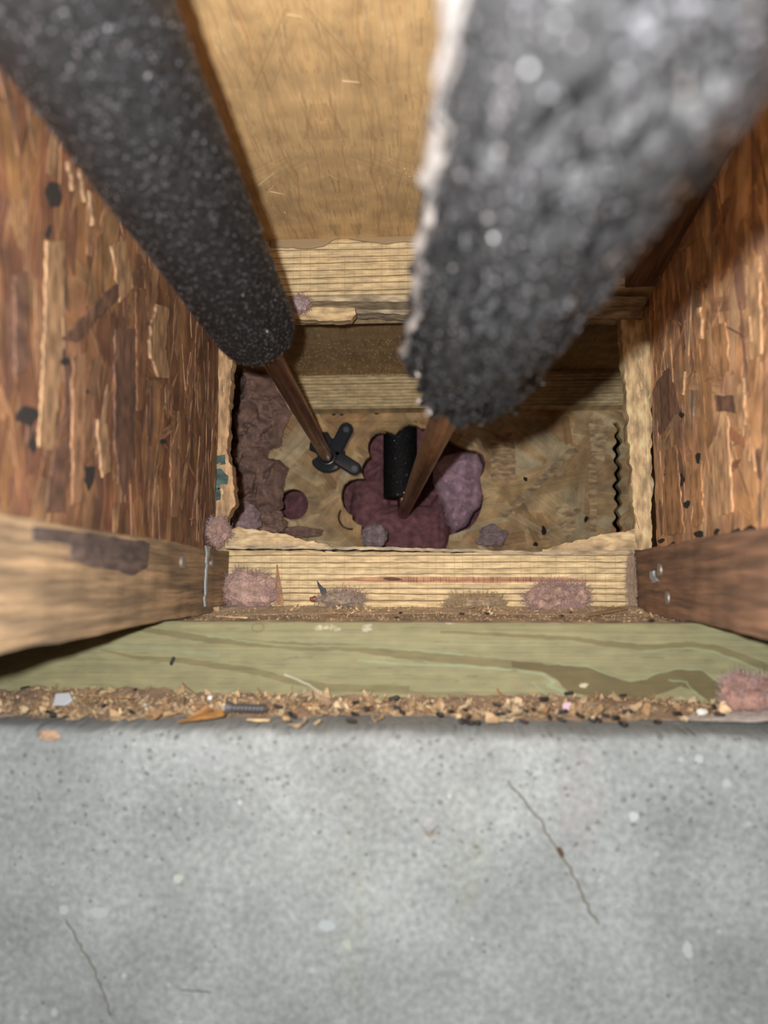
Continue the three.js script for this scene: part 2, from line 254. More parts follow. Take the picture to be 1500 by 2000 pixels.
  for (let i = 0; i < q.count; i += 3) { a.fromBufferAttribute(q, i); b.fromBufferAttribute(q, i + 1); c.fromBufferAttribute(q, i + 2); n.copy(b).sub(a).cross(c.clone().sub(a)).normalize(); (n.y > 0.75 ? topIdx : faceIdx).push(i, i + 1, i + 2); }
  const pick = (ix) => { const o = new THREE.BufferGeometry(); for (const k of ['position', 'normal', 'uv']) { const s = body.attributes[k], arr = new Float32Array(ix.length * s.itemSize); ix.forEach((v, j) => { for (let e = 0; e < s.itemSize; e++) arr[j * s.itemSize + e] = s.array[v * s.itemSize + e]; }); o.setAttribute(k, new THREE.BufferAttribute(arr, s.itemSize)); } return o; };
  part('lumber_body', pick(faceIdx), mFace, sill);
  part('dusty_top', triUV(pick(topIdx), 0.2), mTop, sill).userData.label = 'dusty brown top of the plate';
  // a splinter raised at the arris and a dropping stuck to the face come with the debris below
}

// ------------------------------------------------------------------ subfloor above
{
  const cols = [[206, 160, 92], [196, 148, 82], [216, 172, 104], [184, 134, 72], [190, 150, 92]];
  const [cc, hc] = lumber(61, 1600, 1000, cols, { fine: 500, blot: 0.13, bx: 60, by: 40, wave: 120, dash: 1800, extra: (g, w, h, r) => {
    for (let i = 0; i < 36; i++) { g.save(); g.translate(r() * w, r() * h); g.rotate((r() - 0.5) * 2.6); const L = 60 + r() * 300, B = 16 + r() * 60; g.fillStyle = rgb(cols[Math.floor(r() * 5)], lerp(0.88, 1.05, r()), 0.16); g.fillRect(-L / 2, -B / 2, L, B); for (let k = 0; k < 12; k++) { g.strokeStyle = rgb([150, 106, 58], 1, 0.22); g.lineWidth = 1.2; const y = (r() - 0.5) * B; g.beginPath(); g.moveTo(-L / 2, y); g.lineTo(L / 2, y); g.stroke(); } g.restore(); }
    for (let i = 0; i < 1800; i++) { const x = r() * w, y = r() * h; g.strokeStyle = r() < 0.6 ? 'rgba(232,200,138,.4)' : 'rgba(140,92,44,.35)'; g.lineWidth = 1.4; g.beginPath(); g.moveTo(x, y); g.lineTo(x + 6 + r() * 18, y + (r() - 0.5) * 2); g.stroke(); }
  } });
  const mat = calib(cc, [0.44, 0.292, 0.138], { roughness: 0.8 }, hc, 0.0002);
  const ceil = thing('ceiling', 'underside of the tan wood subfloor panel over the joists', 'subfloor', V(0, 0, 0), null, 'structure');
  const g = new THREE.BoxGeometry(0.72, 0.018, 1.25); g.translate(0, CEIL + 0.009, -0.47);
  part('subfloor_panel', triUV(g, 0.4, 0.1, 0.05, true), mat, ceil);
  const mFlake = new THREE.MeshStandardMaterial({ color: new THREE.Color().setRGB(0.46, 0.35, 0.2), roughness: 0.8 });
  const flakes = [[[560, 28], [592, 34]], [[668, 158], [702, 161]], [[505, 362], [536, 338]], [[524, 376], [535, 362]], [[527, 374], [556, 380]], [[640, 340], [660, 352]], [[790, 330], [776, 380]], [[800, 345], [806, 352]], [[556, 415], [560, 428]]];
  flakes.forEach(([a, b], i) => { const p = onH(a[0], a[1], CEIL - 0.0003), q = onH(b[0], b[1], CEIL - 0.0003), L = p.distanceTo(q), s = new THREE.CylinderGeometry(0.0003, 0.0007, L, 5); const m = part('wood_flake', s, mFlake, ceil); m.position.copy(p).add(q).multiplyScalar(0.5); m.quaternion.setFromUnitVectors(V(0, 1, 0), q.clone().sub(p).normalize()); m.scale.z = 0.5; });
}

// ------------------------------------------------------------------ the two joists that flank the bay
const redCols = [[150, 92, 58], [168, 110, 68], [128, 76, 50], [184, 130, 82], [112, 70, 52], [176, 116, 66], [142, 84, 54]];
const brownCols = [[160, 106, 64], [176, 122, 76], [138, 88, 54], [192, 142, 94], [120, 78, 54], [168, 112, 62]];
function strandGeo(seed, L, B, T, nose = 0.2) {             // one flake of the board with split ends and a slight warp
  const r = rng(seed), n = 5, top = [], bot = [];
  const e0 = (r() - 0.5) * nose, e1 = (r() - 0.5) * nose;
  for (let i = 0; i <= n; i++) { const t = i / n; top.push([lerp(-L / 2 + e0 * L, L / 2 + e1 * L, t), B / 2 * (1 - 0.5 * Math.abs(2 * t - 1) ** (3 + r() * 3)) + (r() - 0.5) * B * 0.16]); bot.push([lerp(-L / 2 - e0 * L, L / 2 - e1 * L, t), -B / 2 * (1 - 0.5 * Math.abs(2 * t - 1) ** (3 + r() * 3)) + (r() - 0.5) * B * 0.16]); }
  const pos = [], idx = [], uv = [], all = [...top, ...bot]; const warp = (x) => T * (0.7 + 0.6 * noise(x * 60, seed, 1));
  for (const [x, y] of all) { pos.push(x, y, warp(x)); uv.push(x / 0.1 + seed * 0.37, y / 0.1 + seed * 0.61); }
  for (const [x, y] of all) { pos.push(x, y, -0.0002); uv.push(x / 0.1 + seed * 0.37, y / 0.1 + seed * 0.61); }
  const m = n + 1, K = 2 * m;
  for (let i = 0; i < n; i++) { idx.push(i, m + i, i + 1, i + 1, m + i, m + i + 1); idx.push(i, i + 1, K + i, i + 1, K + i + 1, K + i); idx.push(m + i, K + m + i, m + i + 1, m + i + 1, K + m + i, K + m + i + 1); }
  idx.push(0, K, m, m, K, K + m, n, m + n, K + n, m + n, K + m + n, K + n);
  const g = new THREE.BufferGeometry(); g.setAttribute('position', new THREE.Float32BufferAttribute(pos, 3)); g.setAttribute('uv', new THREE.Float32BufferAttribute(uv, 2)); g.setIndex(idx); const h = g.toNonIndexed(); h.computeVertexNormals(); return h;
}
const flakeCanvas = (seed, cols) => lumber(seed, 512, 512, cols, { fine: 300, blot: 0.35, dash: 300 });
function flakeMats(list) { return list.map(([seed, cols, want]) => { const [c, h] = flakeCanvas(seed, cols); return calib(c, want, { roughness: 0.7 }, h, 0.0002); }); }
const flakeTone = [[[200, 140, 90], [215, 160, 105], [180, 120, 76]], [[215, 175, 120], [230, 195, 140], [196, 152, 98]], [[170, 112, 82], [150, 98, 74], [186, 126, 92]]];
const redFlakes = flakeMats([[71, flakeTone[0], [0.225, 0.122, 0.066]], [72, flakeTone[1], [0.275, 0.165, 0.088]], [73, flakeTone[2], [0.135, 0.072, 0.047]]]);
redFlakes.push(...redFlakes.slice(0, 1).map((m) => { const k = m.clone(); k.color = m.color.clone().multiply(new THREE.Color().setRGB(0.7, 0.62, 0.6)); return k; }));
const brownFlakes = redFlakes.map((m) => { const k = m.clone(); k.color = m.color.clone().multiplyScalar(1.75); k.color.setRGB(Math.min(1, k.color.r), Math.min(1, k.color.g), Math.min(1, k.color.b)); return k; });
const barkMat = new THREE.MeshStandardMaterial({ color: new THREE.Color().setRGB(0.018, 0.014, 0.012), roughness: 0.9 });

function joist(side, front, endX, over, label, o) {
  // the inner bottom edge runs from the blocking towards the pixel FRONT, lying on the sill
  const A = V(endX, SILL, -dBLOCK - 0.0205), Bp = onH(front[0], front[1], SILL), dir = Bp.clone().sub(V(endX, SILL, -dBLOCK)).setY(0).normalize();
  const t = thing('i_joist', label, 'joist', A); t.rotation.y = Math.atan2(dir.x, dir.z);        // local +z = towards the room
  t.updateMatrixWorld(true);
  const s = side, L = 0.75, X = (a, b) => [Math.min(a * s, b * s), Math.max(a * s, b * s)];
  const [fx0, fx1] = X(0, 0.058), [wx0, wx1] = X(over, over + 0.0095);
  const nub = (g, amp) => { const p = g.attributes.position; for (let i = 0; i < p.count; i++) { const x = p.getX(i), y = p.getY(i), z = p.getZ(i); p.setX(i, x + amp * noise(z * 60, y * 60, 3)); p.setY(i, y + amp * 0.7 * fbm(z * 45, x * 30, 8)); } g.computeVertexNormals(); return g; };
  const fg = new THREE.BoxGeometry(fx1 - fx0, FL - 0.0012, L, 3, 6, 160); fg.translate((fx0 + fx1) / 2, FL / 2 + 0.0006, L / 2 + 0.0205);
  const flange = part('bottom_flange', rectUV(nub(fg, 0.0009), (x, y, z) => [z / 0.4, (y + Math.abs(x)) / 0.1]), o.flangeMat, t);
  const tg = new THREE.BoxGeometry(fx1 - fx0, FL, L, 3, 4, 60); tg.translate((fx0 + fx1) / 2, CEIL - SILL - FL / 2, L / 2 + 0.0205);
  part('top_flange', rectUV(nub(tg, 0.0006), (x, y, z) => [z / 0.4 + 0.3, (y + Math.abs(x)) / 0.1]), o.flangeMat, t);
  const wh0 = FL + 0.0005, wh1 = CEIL - SILL - FL - 0.0005, wg = new THREE.BoxGeometry(0.0095, wh1 - wh0, L, 1, 40, 150); wg.translate((wx0 + wx1) / 2, (wh0 + wh1) / 2, L / 2);
  { const p = wg.attributes.position; for (let i = 0; i < p.count; i++) { const x = p.getX(i); if (Math.abs(x - over * s) < 1e-4) p.setX(i, x - s * 0.0005 * fbm(p.getZ(i) * 40, p.getY(i) * 90, 4 + s)); } wg.computeVertexNormals(); }
  const web = part('web', rectUV(wg, (x, y, z) => [z / 0.4, y / 0.25]), o.webMat, t);
  const face = t.localToWorld(V(over * s, 0.1, 0.1)), nrm = V(-s, 0, 0).transformDirection(t.matrixWorld);
  const toLocal = (px, py) => t.worldToLocal(onPlane(px, py, face, nrm));
  // flakes standing proud of the board
  const r = rng(o.seed), put = (m, y, z, a, lift = 0) => { m.rotation.set(0, -s * Math.PI / 2, 0); m.position.set(over * s - s * (0.0001 + lift), y, z); m.rotateZ(a); };
  for (let i = 0; i < o.count; i++) {
    const g = o.geos[Math.floor(r() * o.geos.length)], k = r(), m = part('strand', g, o.flakes[k < 0.4 ? 0 : k < 0.55 ? 1 : k < 0.85 ? 2 : 3], web);
    put(m, lerp(FL + 0.006, CEIL - SILL - FL - 0.006, r()), lerp(0.0, 0.36, r() ** 1.2), r() < 0.8 ? 1.57 + (r() - 0.5) * 0.7 : r() * 3.1); m.scale.set(lerp(0.5, 1.1, r()), lerp(0.4, 1, r()), lerp(0.5, 1.2, r()));
  }
  // flakes, gouges and bark specks traced on the board
  const traced = (name, px, mat, th) => {
    const pts = ragged(px, 8, 3.5, px[0][0] | 0).map((q) => toLocal(...q)), c = pts.reduce((a, p) => a.add(p), V()).multiplyScalar(1 / pts.length);
    const shape = new THREE.Shape(pts.map((p) => new THREE.Vector2((p.z - c.z) * s, p.y - c.y)));
    const g = new THREE.ExtrudeGeometry(shape, { depth: th, bevelEnabled: true, bevelThickness: th * 0.5, bevelSize: 0.0002, bevelSegments: 1 });
    const m = part(name, rectUV(g, (x, y) => [y / 0.1, x / 0.1]), mat, web); m.rotation.set(0, -s * Math.PI / 2, 0); m.position.set(over * s - s * 0.0002, c.y, c.z); return m;
  };
  for (const [name, px, mat, th] of o.traced) traced(name, px, mat, th);
  return { t, web, flange, toLocal, over, s, flangePoint: (px, py) => t.worldToLocal(onPlane(px, py, t.localToWorld(V(0, 0.02, 0.1)), nrm)) };
}
const strandGeos = Array.from({ length: 14 }, (_, i) => { const r = rng(400 + i); return i % 2 ? strandGeo(500 + i, lerp(0.012, 0.045, r()), lerp(0.0007, 0.0024, r()), lerp(0.0003, 0.0007, r())) : strandGeo(500 + i, lerp(0.018, 0.07, r()), lerp(0.003, 0.012, r()), lerp(0.00012, 0.0003, r())); });
function blobOutline(cx, cy, rx, ry, seed, n = 9) { const r = rng(seed); return Array.from({ length: n }, (_, i) => { const a = i / n * 6.283, k = 0.65 + 0.55 * r(); return [cx + Math.cos(a) * rx * k, cy + Math.sin(a) * ry * k]; }); }
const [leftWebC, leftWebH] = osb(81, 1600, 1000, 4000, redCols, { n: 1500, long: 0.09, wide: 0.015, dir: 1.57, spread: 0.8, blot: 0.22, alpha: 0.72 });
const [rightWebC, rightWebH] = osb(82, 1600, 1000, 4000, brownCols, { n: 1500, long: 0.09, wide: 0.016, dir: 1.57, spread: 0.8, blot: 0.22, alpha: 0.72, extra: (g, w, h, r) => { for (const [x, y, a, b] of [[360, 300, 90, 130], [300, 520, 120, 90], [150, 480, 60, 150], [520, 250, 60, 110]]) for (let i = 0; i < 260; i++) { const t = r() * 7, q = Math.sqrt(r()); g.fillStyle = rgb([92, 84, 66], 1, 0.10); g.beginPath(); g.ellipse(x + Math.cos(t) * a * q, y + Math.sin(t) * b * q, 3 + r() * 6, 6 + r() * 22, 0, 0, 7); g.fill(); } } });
const leftFlangeC = lumber(83, 1600, 400, [[170, 128, 88], [184, 142, 100], [150, 108, 72], [134, 94, 64], [160, 120, 88]], { fine: 420, dash: 900, blot: 0.32, bx: 180, by: 12, cross: 26, crossCol: [150, 108, 74] });
const rightFlangeC = lumber(84, 1600, 400, [[150, 106, 76], [164, 118, 84], [132, 90, 66], [118, 78, 58], [172, 130, 94]], { fine: 420, dash: 900, blot: 0.32, bx: 180, by: 12, cross: 40, crossCol: [130, 88, 62] });
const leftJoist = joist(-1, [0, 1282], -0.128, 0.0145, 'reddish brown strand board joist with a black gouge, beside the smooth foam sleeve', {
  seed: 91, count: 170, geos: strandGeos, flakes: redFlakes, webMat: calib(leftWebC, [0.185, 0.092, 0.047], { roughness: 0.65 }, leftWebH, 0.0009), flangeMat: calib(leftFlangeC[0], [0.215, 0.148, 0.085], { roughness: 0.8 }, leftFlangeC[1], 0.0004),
  traced: [['strand', [[88, 470], [122, 470], [116, 700], [102, 880], [72, 872], [82, 700]], redFlakes[1], 0.00040], ['strand', [[302, 595], [324, 602], [318, 680], [327, 740], [305, 736], [288, 690], [291, 640]], redFlakes[1], 0.00088],
    ['strand', [[118, 662], [200, 575], [282, 515], [272, 540], [190, 620], [150, 668]], redFlakes[2], 0.00040], ['strand', [[128, 318], [134, 322], [142, 368], [136, 372]], redFlakes[1], 0.00080], ['strand', [[150, 330], [157, 340], [166, 392], [160, 395]], redFlakes[1], 0.00080], ['strand', [[168, 372], [176, 378], [182, 440], [176, 440]], redFlakes[1], 0.00080],
    ['strand', [[222, 642], [262, 645], [262, 890], [236, 980], [222, 870]], redFlakes[2], 0.00036], ['strand', [[262, 570], [282, 565], [280, 800], [266, 800]], redFlakes[3], 0.00040], ['strand', [[104, 880], [132, 850], [124, 1000], [86, 1000]], redFlakes[2], 0.00036], ['strand', [[215, 480], [240, 470], [258, 560], [232, 590]], redFlakes[1], 0.00048], ['strand', [[330, 880], [345, 830], [352, 1010], [335, 1010]], redFlakes[0], 0.00036],
    ['strand', [[24, 540], [50, 530], [52, 720], [28, 730]], redFlakes[2], 0.00036], ['strand', [[140, 700], [165, 690], [160, 980], [138, 985]], redFlakes[0], 0.00036], ['strand', [[186, 820], [206, 830], [212, 920], [196, 930]], redFlakes[1], 0.00048],
    ['bark_speck', blobOutline(55, 812, 24, 24, 3), barkMat, 0.00015], ['bark_speck', blobOutline(62, 870, 8, 22, 4), barkMat, 0.00015], ['bark_speck', [[160, 912], [184, 910], [180, 940], [172, 960], [163, 940]], barkMat, 0.00015], ['bark_speck', blobOutline(102, 382, 16, 28, 5), barkMat, 0.00015], ['bark_speck', blobOutline(92, 455, 6, 14, 6), barkMat, 0.00015], ['bark_speck', blobOutline(318, 862, 7, 4, 8), barkMat, 0.00015], ['bark_speck', blobOutline(248, 400, 12, 26, 9), barkMat, 0.00015], ['bark_speck', blobOutline(126, 705, 9, 8, 10), barkMat, 0.00015], ['bark_speck', blobOutline(163, 766, 10, 4, 12), barkMat, 0.00015]],
});
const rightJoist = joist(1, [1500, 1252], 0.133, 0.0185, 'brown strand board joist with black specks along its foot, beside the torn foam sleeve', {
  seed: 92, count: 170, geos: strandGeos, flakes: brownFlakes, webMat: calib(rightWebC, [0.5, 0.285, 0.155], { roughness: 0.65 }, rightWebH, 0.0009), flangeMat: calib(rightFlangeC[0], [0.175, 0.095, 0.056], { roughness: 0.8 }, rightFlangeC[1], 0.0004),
  traced: [['strand', [[1388, 872], [1424, 815], [1434, 1000], [1400, 1012]], brownFlakes[1], 0.00036], ['strand', [[1398, 772], [1442, 775], [1446, 806], [1402, 802]], brownFlakes[2], 0.00040], ['strand', [[1428, 836], [1462, 862], [1456, 876], [1430, 856]], brownFlakes[3], 0.00048], ['strand', [[1276, 760], [1310, 715], [1330, 800], [1290, 850]], brownFlakes[2], 0.00036],
    ['strand', [[1366, 600], [1372, 600], [1374, 660], [1368, 660]], brownFlakes[1], 0.00072], ['strand', [[1458, 420 + 200], [1470, 620], [1472, 668], [1464, 670]], brownFlakes[1], 0.00072], ['strand', [[1300, 880], [1322, 870], [1338, 1040], [1300, 1045]], brownFlakes[0], 0.00036], ['strand', [[1438, 760], [1456, 740], [1458, 830], [1444, 840]], brownFlakes[1], 0.00048], ['strand', [[1334, 740], [1342, 728], [1338, 770], [1332, 772]], brownFlakes[1], 0.00072], ['strand', [[1395, 640], [1420, 630], [1428, 720], [1405, 740]], brownFlakes[0], 0.00036], ['strand', [[1460, 520], [1486, 500], [1490, 690], [1468, 700]], brownFlakes[1], 0.00036], ['strand', [[1352, 930], [1372, 900], [1376, 1020], [1356, 1030]], brownFlakes[0], 0.00036],
    ...[[1271, 1063, 6, 12, 1], [1293, 1055, 9, 5, 2], [1314, 1064, 7, 6, 3], [1366, 1043, 10, 6, 4], [1376, 1059, 10, 8, 5], [1400, 1040, 6, 10, 6], [1440, 1046, 12, 16, 7], [1464, 1043, 16, 16, 8], [1364, 896, 5, 12, 9], [1306, 928, 8, 5, 10], [1332, 938, 4, 14, 12], [1343, 986, 6, 8, 13], [1332, 810, 4, 6, 14]].map(([x, y, a, b, sd]) => ['bark_speck', blobOutline(x, y, a, b, sd + 50), barkMat, 0.00015])],
});
// nails, smear of caulk and stain on the joist feet
{
  const steel = new THREE.MeshStandardMaterial({ color: new THREE.Color().setRGB(0.3, 0.27, 0.25), metalness: 0.7, roughness: 0.55 });
  const nail = (J, px, py, r) => { const p = J.flangePoint(px, py), g = new THREE.CylinderGeometry(r, r * 1.04, 0.0016, 20); g.rotateZ(Math.PI / 2); const m = part('nail_head', g, steel, J.t); m.position.set(-J.s * 0.0004, p.y, p.z); m.userData.label = 'grey nail head'; };
  nail(leftJoist, 355, 1098, 0.0033); nail(leftJoist, 411, 1100, 0.002); nail(rightJoist, 1291, 1113, 0.0034); nail(rightJoist, 1306, 1168, 0.0034);
  const white = new THREE.MeshStandardMaterial({ color: new THREE.Color().setRGB(0.3, 0.33, 0.34), roughness: 0.6 });
  const onFlange = (J, px, mat, name, label, th) => { const pts = ragged(px, 6, 3, px[0][0] | 0).map((q) => J.flangePoint(...q)); const s = J.s, g = new THREE.ExtrudeGeometry(new THREE.Shape(pts.map((p) => new THREE.Vector2(p.z * s, p.y))), { depth: th, bevelEnabled: true, bevelThickness: th * 0.6, bevelSize: 0.0003, bevelSegments: 1 }); const m = part(name, rectUV(g, (x, y) => [x / 0.1, y / 0.1]), mat, J.t); m.rotation.y = -s * Math.PI / 2; m.position.x = -s * 0.0005; m.userData.label = label; return m; };
  onFlange(leftJoist, [[399, 1066], [409, 1068], [404, 1090], [401.5, 1130], [400, 1182], [397, 1184], [398.5, 1130], [400, 1088]], white, 'caulk_smear', 'thin white caulk dribble', 0.0004);
  onFlange(rightJoist, [[1275, 1118], [1281, 1115], [1283, 1126], [1288, 1136], [1280, 1138], [1276, 1128]], white, 'caulk_smear', 'white paint blob by the nail', 0.0006);
  const stain = calib(flakeCanvas(74, [[120, 92, 80], [104, 80, 70], [136, 104, 88]])[0], [0.075, 0.052, 0.044], { roughness: 0.9 });
  onFlange(leftJoist, [[60, 1030], [150, 1040], [290, 1062], [285, 1105], [262, 1122], [220, 1112], [170, 1104], [140, 1090], [128, 1060], [60, 1052]], stain, 'dark_patch', 'dark purple-brown stained patch', 0.0003);
}

// ------------------------------------------------------------------ blocking across the bay, its board cut open
const lvlCols = [[226, 186, 122], [236, 200, 138], [214, 170, 106], [222, 184, 124], [150, 100, 54]];
const lvl = (seed, o) => lumber(seed, 2048, 244, lvlCols, { fine: 260, rows: 9, rowCol: [120, 78, 42], cross: 34, crossCol: [186, 136, 78], blot: 0.16, wave: 400, dash: 160, ...o });
const blockBottomC = lvl(101, { extra: (g, w, h, r) => { g.fillStyle = 'rgba(176,110,74,.7)'; const y = h * 0.46; g.beginPath(); g.moveTo(w * 0.30, y); g.lineTo(w * 0.4, y - 10); g.lineTo(w * 0.72, y - 6); g.lineTo(w * 0.8, y + 6); g.lineTo(w * 0.6, y + 15); g.lineTo(w * 0.38, y + 13); g.fill(); g.fillStyle = 'rgba(70,40,24,.8)'; g.beginPath(); g.ellipse(w * 0.42, y, 34, 7, 0.05, 0, 7); g.fill(); for (let i = 0; i < 30; i++) { g.strokeStyle = 'rgba(140,76,46,.7)'; g.lineWidth = 3; const x = lerp(w * 0.42, w * 0.72, r()); g.beginPath(); g.moveTo(x, y - 8); g.lineTo(x, y + 13); g.stroke(); } } });
const blockTopC = lvl(102, { rows: 8 });
const tanCols = [[206, 158, 96], [218, 176, 112], [190, 138, 78], [226, 190, 130], [200, 150, 86], [178, 124, 70]];
const [rearC, rearH] = osb(104, 2048, 900, 3400, tanCols, { n: 520, long: 0.12, wide: 0.03, spread: 2.4, blot: 0.2, alpha: 0.66, extra: (g, w, h) => { g.lineWidth = 1; for (let y = 0; y < h; y += 5.4) { g.strokeStyle = 'rgba(120,80,40,.20)'; g.beginPath(); g.moveTo(0, y); g.lineTo(w, y); g.stroke(); } for (let x = 0; x < w; x += 7.5) { g.strokeStyle = 'rgba(120,80,40,.08)'; g.beginPath(); g.moveTo(x, 0); g.lineTo(x, h); g.stroke(); } } });
const mRear = calib(rearC, [0.52, 0.365, 0.195], { roughness: 0.8 }, rearH, 0.0008);
const freshFlake = flakeMats([[111, [[226, 180, 116], [236, 198, 138], [208, 156, 92]], [0.47, 0.345, 0.19]], [112, [[214, 160, 100], [226, 178, 118], [196, 138, 80]], [0.43, 0.27, 0.14]], [113, [[196, 170, 126], [180, 152, 110], [206, 184, 142]], [0.31, 0.25, 0.165]]]);
const rearFlakes = flakeMats([[114, [[226, 180, 116], [236, 198, 138], [208, 156, 92]], [0.55, 0.395, 0.225]], [115, [[214, 160, 100], [226, 178, 118], [196, 138, 80]], [0.47, 0.32, 0.175]], [116, [[196, 170, 126], [180, 152, 110], [206, 184, 142]], [0.42, 0.3, 0.17]]]);
const blocking = thing('blocking', 'pale laminated wood blocking between the joists with a rectangle cut from its board', 'blocking', V(0, SILL, -dBLOCK));
{
  const base = V(0, SILL, -dBLOCK), x0 = -0.17, x1 = 0.185, e0 = -0.1412, e1 = 0.1522;
  const uvF = (off) => (x, y, z) => [(x - x0) / (x1 - x0), ((y - off) + Math.abs(z) * 0.0) / FL];
  const fm = (c) => calib(c[0], [0.475, 0.365, 0.205], { roughness: 0.8 }, c[1], 0.0005);
  const bg = new THREE.BoxGeometry(e1 - e0, FL - 0.0006, 0.055, 200, 6, 3); bg.translate((e0 + e1) / 2, FL / 2 + 0.0003, -0.0275);
  { const p = bg.attributes.position; for (let i = 0; i < p.count; i++) { const y = p.getY(i), z = p.getZ(i), x = p.getX(i); if (y > FL - 0.001) p.setY(i, y - 0.0012 * smooth(-0.1, 0.14, x) - 0.0008 * Math.abs(fbm(x * 60, 2, 1))); if (z > -0.001) p.setZ(i, z - 0.0004 * Math.abs(noise(x * 90, y * 200, 5))); } bg.computeVertexNormals(); }
  part('bottom_flange', rectUV(bg, uvF(0)), fm(blockBottomC), blocking);
  const tg = new THREE.BoxGeometry(e1 - e0, FL, 0.055, 120, 6, 3); tg.translate((e0 + e1) / 2, CEIL - SILL - FL / 2, -0.0275);
  part('top_flange', rectUV(tg, uvF(CEIL - SILL - FL)), fm(blockTopC), blocking);
  // what is left of the board around the opening: strips with torn edges
  const piece = (name, px, d, th, mat, label, amp = 3, bevel = 0.0002) => { const g = triUV(rel(plate(ragged(px, 4, amp, px[0][1] | 0), d, th, bevel), base), 0.1, px[0][0] * 0.01, 0.03, Math.abs(px[1][1] - px[2][1]) > 60); const m = part(name, g, mat, blocking); if (label) m.userData.label = label; return m; };
  const webMat = freshFlake[1];
  piece('board_edge', [[419, 600], [452, 600], [460, 680], [452, 710], [450, 760], [444, 800], [446, 850], [441, 880], [452, 910], [456, 940], [458, 985], [448, 1005], [440, 1030], [436, 1066], [419, 1066]], dBWEB, 0.0095, webMat, 'torn left edge of the cut board, daubed dark green', 4);
  piece('board_edge', [[1218, 560], [1272, 560], [1273, 1085], [1250, 1085], [1244, 1075], [1238, 1000], [1234, 930], [1228, 850], [1224, 780], [1218, 700], [1214, 640]], dBWEB, 0.0095, freshFlake[0], 'torn right edge of the cut board', 4);
  piece('board_edge', [[420, 1040], [470, 1030], [505, 1035], [560, 1046], [600, 1056], [650, 1068], [650, 1080], [420, 1080]], dBWEB + 0.0005, 0.009, freshFlake[0], 'torn lower left corner of the cut board', 5);
  piece('board_edge', [[1060, 1074], [1100, 1062], [1150, 1050], [1200, 1040], [1246, 1034], [1250, 1090], [1060, 1090]], dBWEB + 0.0005, 0.009, freshFlake[0], 'torn lower right corner of the cut board', 4);
  piece('board_edge', [[540, 594], [606, 597], [690, 596], [694, 612], [686, 626], [640, 627], [560, 620], [540, 621]], dBWEB - 0.006, 0.007, freshFlake[0], 'broken strip hanging under the top flange', 2.5);
  piece('board_edge', [[694, 600], [760, 601], [860, 600], [1000, 600], [1255, 604], [1255, 622], [1000, 618], [860, 616], [760, 612], [696, 610]], dBWEB - 0.003, 0.012, freshFlake[2], 'grey strip hanging under the top flange', 2.5);
  piece('flange_arris', [[422, 577], [700, 577], [860, 577], [1262, 580], [1262, 590], [860, 589], [700, 588], [420, 586]], dBLOCK + 0.004, 0.03, freshFlake[2], 'weathered grey lower lip of the top flange', 1.5);
  piece('flange_arris', [[440, 1066], [700, 1068], [900, 1073], [1060, 1078], [1240, 1074], [1240, 1080], [1060, 1083], [900, 1078], [700, 1073], [440, 1071]], dBLOCK - 0.0006, 0.02, freshFlake[2], 'splintered grey upper edge of the bottom flange', 2);
  piece('tar_streak', [[604, 588], [690, 589], [690, 595], [640, 595], [604, 594]], dBWEB - 0.008, 0.006, barkMat, 'black tarry line', 2);
  piece('tar_streak', [[706, 589], [742, 590], [740, 596], [708, 596]], dBWEB - 0.008, 0.006, barkMat, 'black tarry line', 2);
  piece('resin_streak', [[742, 591], [845, 592], [845, 599], [770, 598], [744, 597]], dBWEB - 0.007, 0.006, new THREE.MeshStandardMaterial({ color: new THREE.Color().setRGB(0.3, 0.09, 0.04), roughness: 0.6 }), 'red-brown resin line', 2);
  // green paint daubs on the torn left edge
  const green = calib(flakeCanvas(75, [[60, 96, 88], [48, 82, 76], [74, 110, 98]])[0], [0.05, 0.095, 0.085], { roughness: 0.7 });
  for (const px of [[[415, 890], [440, 887], [442, 906], [430, 908], [432, 902], [416, 912]], [[416, 918], [430, 914], [446, 930], [444, 946], [430, 944], [428, 956], [416, 950]], [[414, 954], [430, 952], [430, 976], [413, 978]], [[414, 905], [422, 905], [424, 925], [415, 925]]]) { const m = piece('paint_daub', px, dBWEB - 0.0006, 0.0004, green, 'dark green paint', 2, 0); }
  // fresh flakes lying on the torn edges
  const r = rng(120); for (let i = 0; i < 40; i++) { const left = r() < 0.45, py = lerp(640, 1055, r()), px = left ? lerp(422, 446, r()) : lerp(1243, 1274, r()), p = onD(px, py, dBWEB).sub(base), m = part('strand', strandGeos[Math.floor(r() * 14)], freshFlake[Math.floor(r() * 2.6)], blocking); m.position.copy(p); m.rotation.z = 1.57 + (r() - 0.5) * 0.7; m.scale.set(0.2 + 0.3 * r(), 0.25 + 0.2 * r(), 0.9); }
}
// bead of adhesive along the subfloor
{
  const top = [[530, 462], [600, 458], [690, 458], [760, 460], [850, 462]], bot = [[850, 467], [780, 470], [755, 473], [735, 470], [705, 468], [670, 462], [650, 466], [632, 478], [600, 483], [560, 481], [530, 478]];
  const base = onD(690, 465, dBLOCK), g = rel(plate(ragged([...top, ...bot], 10, 2, 9), dBLOCK - 0.0016, 0.004, 0.0008), base);
  single('adhesive_bead', g, new THREE.MeshPhysicalMaterial({ color: new THREE.Color().setRGB(0.30, 0.215, 0.12), roughness: 0.5 }), 'tan adhesive squeezed out between subfloor and top of the blocking', 'adhesive', base);
}

